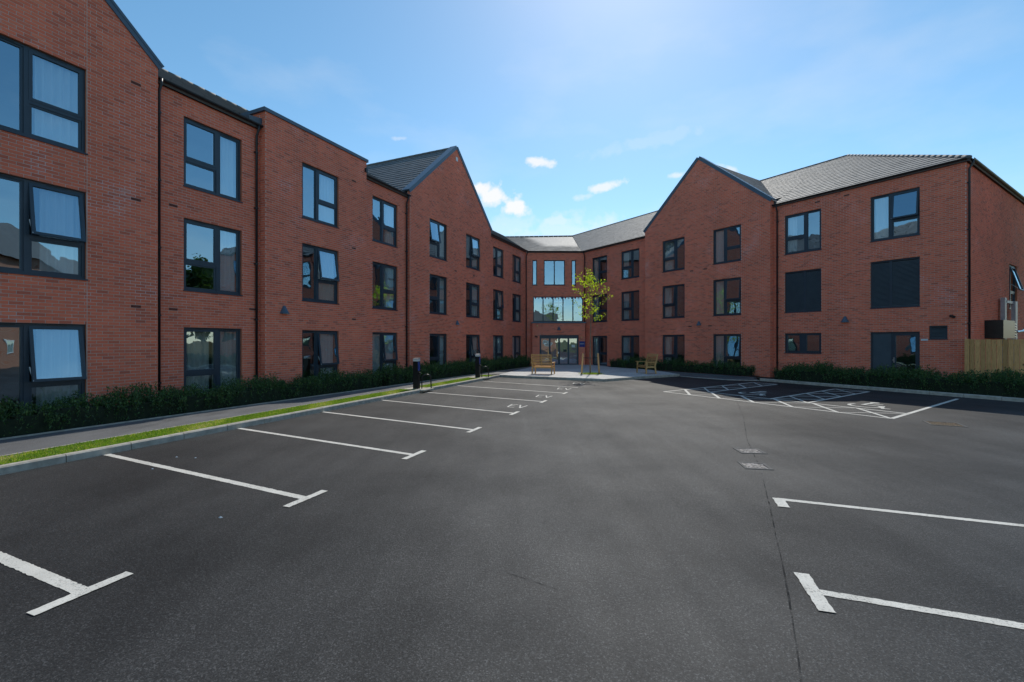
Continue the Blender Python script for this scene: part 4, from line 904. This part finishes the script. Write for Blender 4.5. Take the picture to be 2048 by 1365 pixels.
# ------------------------------------------------------------------ charging posts with hoop guards
ka = math.atan2(kdir.y,kdir.x)-math.pi/2
for i,p in enumerate(POST):
    nm = ('nearer','farther')[i]
    r = empty('charging_post', (*p,.10), ka); tag(r, f'black square charging post with pale cap on the grass verge, {nm} of the two', 'charging post', 'charging posts on the verge')
    mb = MB(); mb.box(-.105,.105,-.085,.085,.0,1.06); mb.build('body','black_paint',r); mb = MB(); mb.box(-.16,.16,-.13,.13,-.01,.012); mb.build('base_plate','steel',r)
    mb = MB(); mb.box(-.107,.107,-.087,.087,1.062,1.14); mb.build('light_band','white_plastic',r)
    mb = MB(); mb.hexa([(-.11,-.09,1.142),(.11,-.09,1.142),(.11,.09,1.142),(-.11,.09,1.142),(-.11,-.09,1.165),(.11,-.09,1.165),(.11,.09,1.20),(-.11,.09,1.20)]); mb.build('cap','steel',r)
    mb = MB(); mb.box(.1055,.111,-.07,.07,.70,1.03); mb.build('display_panel','blue_panel',r); mb = MB(); mb.tube([(.105,0,.62),(.165,0,.60),(.175,0,.56)],[.035,.04,.03],10); mb.build('socket','black_paint',r)
    c = MB(); c.box(-.45,.55,-.35,.40,-.02,.014); o = c.build('concrete_pad','pad_concrete'); o.location = (*p,.10); o.rotation_euler = (0,0,ka); tag(o, f'pale concrete pad under the {nm} charging post', 'concrete pad', 'concrete pads on the verge')
    q_ = MB(); pts = [(0,0,0),(0,0,.42)]+[(0+.17*(1-math.cos(a_)),0,.42+.13*math.sin(a_)) for a_ in [math.pi*k/8 for k in range(1,8)]]+[(.34,0,.42),(.36,0,0)]
    q_.tube(pts,.024,10); o = q_.build('hoop_guard','black_paint',None,True); o.location = (p[0]+.15+.05,p[1]+.02,.10); o.rotation_euler = (0,0,.35); tag(o, f'black tubular hoop guard beside the {nm} charging post', 'hoop guard', 'hoop guards on the verge')

# ------------------------------------------------------------------ benches
def bench(loc, face, label):
    """face: direction the sitter looks, radians from +Y clockwise"""
    r = empty('garden_bench', (*loc,.118), -face); tag(r, label, 'bench', 'wooden benches on the plaza'); W = 1.16; M = 'bench_wood'
    def bx(name, *a): mb = MB(); mb.box(*a); return mb.build(name, M, r)
    for sx in (-1,1):
        x0, x1 = (-W/2,-W/2+.055) if sx < 0 else (W/2-.055,W/2)
        mb = MB(); mb.hexa([(x0,-.30,0),(x1,-.30,0),(x1,-.235,0),(x0,-.235,0),(x0,-.245,.44),(x1,-.245,.44),(x1,-.165,.44),(x0,-.165,.44)]); mb.hexa([(x0,-.245,.441),(x1,-.245,.441),(x1,-.175,.441),(x0,-.175,.441),(x0,-.40,1.06),(x1,-.40,1.06),(x1,-.35,1.06),(x0,-.35,1.06)]); mb.build('back_leg',M,r)
        mb = MB(); mb.hexa([(x0,.29,0),(x1,.29,0),(x1,.35,0),(x0,.35,0),(x0,.24,.62),(x1,.24,.62),(x1,.31,.62),(x0,.31,.62)]); mb.build('front_leg',M,r)
        a0, a1 = (x0-.03,x1+.02) if sx < 0 else (x0-.02,x1+.03); mb = MB(); mb.hexa([(a0,-.33,.615),(a1,-.33,.615),(a1,.38,.635),(a0,.38,.635),(a0,-.33,.645),(a1,-.33,.645),(a1,.38,.665),(a0,.38,.665)]); mb.build('arm_rest',M,r)
        bx('side_rail', x0+.01,x1-.01,-.20,.25,.33,.40)
    for k in range(6): y = -.17+k*.088; bx('seat_slat', -W/2+.02,W/2-.02,y,y+.072,.405+k*.006,.428+k*.006)
    for k in range(7):
        z = .47+k*.087; y = -.205-(z-.44)*.25; mb = MB(); mb.hexa([(-W/2+.03,y,z),(W/2-.03,y,z),(W/2-.03,y+.022,z),(-W/2+.03,y+.022,z),(-W/2+.03,y-.012,z+.050),(W/2-.03,y-.012,z+.050),(W/2-.03,y+.016,z+.050),(-W/2+.03,y+.016,z+.050)]); mb.build('back_slat',M,r)
    mb = MB(); mb.hexa([(-W/2,-.405,1.062),(W/2,-.405,1.062),(W/2,-.345,1.062),(-W/2,-.345,1.062),(-W/2,-.41,1.10),(W/2,-.41,1.10),(W/2,-.35,1.10),(-W/2,-.35,1.10)]); mb.build('top_rail',M,r)
    mb = MB(); mb.hexa([(-.03,-.250,.45),(.03,-.250,.45),(.03,-.232,.45),(-.03,-.232,.45),(-.03,-.398,1.06),(.03,-.398,1.06),(.03,-.38,1.06),(-.03,-.38,1.06)]); mb.build('back_brace',M,r)
    bx('front_rail', -W/2+.056,W/2-.056,.262,.292,.33,.40); bx('stretcher', -W/2+.056,W/2-.056,-.235,-.205,.33,.40)
bench((1.72,25.12), math.radians(21), 'slatted wooden bench seen from behind, left of the young tree, facing the entrance')
bench((7.62,25.75), math.radians(-101), 'slatted wooden bench seen side-on in the shade, right of the young tree')

# ------------------------------------------------------------------ young tree with stakes
def tree(name, loc, H_, label, cat, trunk_r, branches, nleaf, lsize, mleaf, mbark, crown, seed, group=None):
    rg = np.random.default_rng(seed); rd = random.Random(seed); root = empty(name, loc); tag(root, label, cat, group)
    mb = MB(); n = 14; cx = lambda t: .10*H_/5.7*math.sin(t*2.6+.4)*t - .06*t
    tr_ = [(cx(i/n), .05*math.sin(i*.6), H_*.96*i/n) for i in range(n+1)]; mb.tube(tr_, [trunk_r*(1-.85*i/n) for i in range(n+1)], 8)
    mb.build('trunk', mbark, root, True); bm_ = MB(); pos, ups = [], []
    zc0, zc1, rad = crown
    for k in range(branches):
        t = (k+.5)/branches; z = zc0+(zc1-zc0)*t*.92; i = min(n-1,int(z/(H_*.96)*n)); st = Vector(tr_[i])+(Vector(tr_[i+1])-Vector(tr_[i]))*(z/(H_*.96)*n-i); ang = k*2.4+rd.uniform(-.4,.4)
        prof = (math.sin(math.pi*min(1,.12+t*.9))**.7)*rad*rd.uniform(.7,1.1); rise = .35+.5*t
        mid = st+Vector((math.cos(ang),math.sin(ang),rise*.7))*prof*.5; en = st+Vector((math.cos(ang),math.sin(ang),rise*1.1))*prof
        r0_ = trunk_r*.33*(1-.5*t); bm_.tube([st,mid,en],[r0_,r0_*.6,r0_*.2],5)
        m = max(4,int(nleaf/branches)); 
        for j in range(m):
            u = rd.uniform(.22,1.08); p = (st*(1-u)**2+mid*2*u*(1-u)+en*u*u) if u <= 1 else en; sp = rad*(.15 if rad > 1.5 else .085)
            pos.append((p.x+rd.gauss(0,sp),p.y+rd.gauss(0,sp),p.z+rd.gauss(0,sp*.8)))
    for j in range(nleaf//10): pos.append((tr_[-1][0]+rd.gauss(0,rad*.12),tr_[-1][1]+rd.gauss(0,rad*.12),tr_[-1][2]+rd.gauss(.0,rad*.2)))
    bm_.build('branches', mbark, root, True); pos = np.array(pos); up = rg.normal(0,.6,pos.shape); up[:,2] -= .35; up /= np.linalg.norm(up,axis=1,keepdims=True)
    V = leaves(pos, up, rg.uniform(.7,1.35,len(pos))*lsize, .72); quads_obj('crown', V, mleaf, root, np.clip(rg.beta(2.2,2.2,len(pos)),0,1)); return root
tree('young_tree', (4.32,25.1,.118), 5.65, 'slim young tree with sparse yellow-green leaves standing in the plaza before the entrance', 'tree', .042, 18, 860, .088, 'tree_leaf', 'bark', (2.9,5.5,1.12), 5)
for i,(x,y,tl) in enumerate([(3.86,25.0,.04),(4.78,25.1,-.04)]):
    mb = MB(); mb.tube([(x-tl,y,.05),(x+tl,y,1.24)],[.052,.050],10); mb.tube([(x+tl,y,1.241),(x+tl,y,1.262)],[.046,.036],10); o = mb.build('tree_stake','stake_wood',None); tag(o, f'round wooden stake on the {("left","right")[i]} side of the young tree', 'stake', 'tree stakes')
mb = MB(); mb.tube([(3.90,25.0,1.02),(4.27,25.06,1.0),(4.36,25.06,1.0),(4.74,25.1,1.02)],.018,6); tag(mb.build('tree_tie','black_paint'), 'black rubber strap tying the young tree to its stakes', 'strap')
# planting pit
mb = MB(); mb.add([(4.32+.62*math.cos(t*.3491)*(1+.06*math.sin(t*2)), 25.02+.5*math.sin(t*.3491), .123) for t in range(18)],[tuple(range(18))]); tag(mb.build('tree_pit','grass_soil'), kind='structure')
p_ = RNG.normal(0,1,(900,3))*np.array([.26,.16,0])+np.array([4.36,25.0,.123]); u_ = RNG.normal(0,.4,(900,3)); u_[:,2] = 1; tag(quads_obj('grass', leaves(p_,u_,RNG.uniform(.03,.10,900),.2),'grass_blade',None,RNG.random(900)), 'tufts of grass round the foot of the young tree', 'grass', kind='stuff')

# ------------------------------------------------------------------ what the windows reflect: neighbours behind the camera
def house(loc, rz, L, W, h_, rise, label):
    r = empty('brick_house', loc, rz); tag(r, label, 'house')
    mb = MB(); mb.box(-L/2,L/2,-W/2,W/2,0,h_); mb.add([(-L/2,-W/2,h_),(-L/2,W/2,h_),(-L/2,0,h_+rise)],[(0,2,1)]); mb.add([(L/2,-W/2,h_),(L/2,W/2,h_),(L/2,0,h_+rise)],[(0,1,2)]); mb.build('wall','house_brick',r)
    mb = MB(); e = .35
    for sy in (-1,1): mb.quad(*[(x,y,z) for x,y,z in ((-L/2-e,sy*(W/2+e),h_-rise*e/(W/2)+.08),(L/2+e,sy*(W/2+e),h_-rise*e/(W/2)+.08),(L/2+e,0,h_+rise+.08),(-L/2-e,0,h_+rise+.08))][::sy])
    mb.build('roof','roof_tile_plain',r)
    for sy in (-1,1):
        for k in range(int(L/3)):
            for z in (.9,3.7,6.4):
                if z+1.3 > h_: continue
                x = -L/2+1.2+k*3; mb = MB(); y = sy*(W/2+.03); mb.box(x,x+1.3,min(y,y-sy*.08),max(y,y-sy*.08),z,z+1.25); f_ = mb.build('window','white_plastic',r)
                mb = MB(); y = sy*(W/2+.036)
                for a_ in (0,1): mb.quad(*[(x+.07+.6*a_+(.56 if q in (1,2) else 0),y,z+(.07 if q < 2 else 1.18)) for q in ((0,1,2,3) if sy < 0 else (1,0,3,2))])
                mb.build('pane','window_glass',f_)
def hb():
    m = mat('house_brick', rough=.9, spec=.2); q = N(m); br = q.n('ShaderNodeTexBrick'); br.inputs['Scale'].default_value = 1; br.inputs['Brick Width'].default_value = .225; br.inputs['Row Height'].default_value = .075; br.inputs['Mortar Size'].default_value = .008
    br.inputs['Color1'].default_value = (.42,.17,.10,1); br.inputs['Color2'].default_value = (.34,.12,.07,1); br.inputs['Mortar'].default_value = (.45,.36,.3,1)
    t_ = q.n('ShaderNodeTexCoord'); sp_ = q.n('ShaderNodeSeparateXYZ'); q.l(t_.outputs['Object'], sp_.inputs[0]); cb = q.n('ShaderNodeCombineXYZ'); q.l(q.math('ADD',sp_.outputs[0],sp_.outputs[1]),cb.inputs[0]); q.l(sp_.outputs[2],cb.inputs[1]); q.l(cb.outputs[0],br.inputs['Vector']); q.col(br.outputs['Color'])
hb(); simple('roof_tile_plain', (.09,.085,.08), (.14,.13,.12), 5, .6, .3, 20)
house((31,1.5,0), math.radians(22), 15, 10, 8.6, 3.6, 'red brick house beyond the right edge, seen only as a reflection in the left windows')
house((4,-34,0), math.radians(4), 16, 8, 5.4, 3.0, 'long brick house seen only as a reflection in the glazing over the entrance')
tree('broad_tree', (-5,-27,0), 9.5, 'broad leafy tree behind the viewer, seen only as a reflection over the entrance', 'tree', .26, 34, 6500, .34, 'far_leaf', 'dark_bark', (2.2,9.0,3.6), 9)
tree('broad_tree', (27,17.5,0), 9.0, 'leafy tree beyond the fence, seen only as a reflection in the left windows', 'tree', .24, 30, 4500, .32, 'far_leaf', 'dark_bark', (2.5,8.6,2.6), 10)
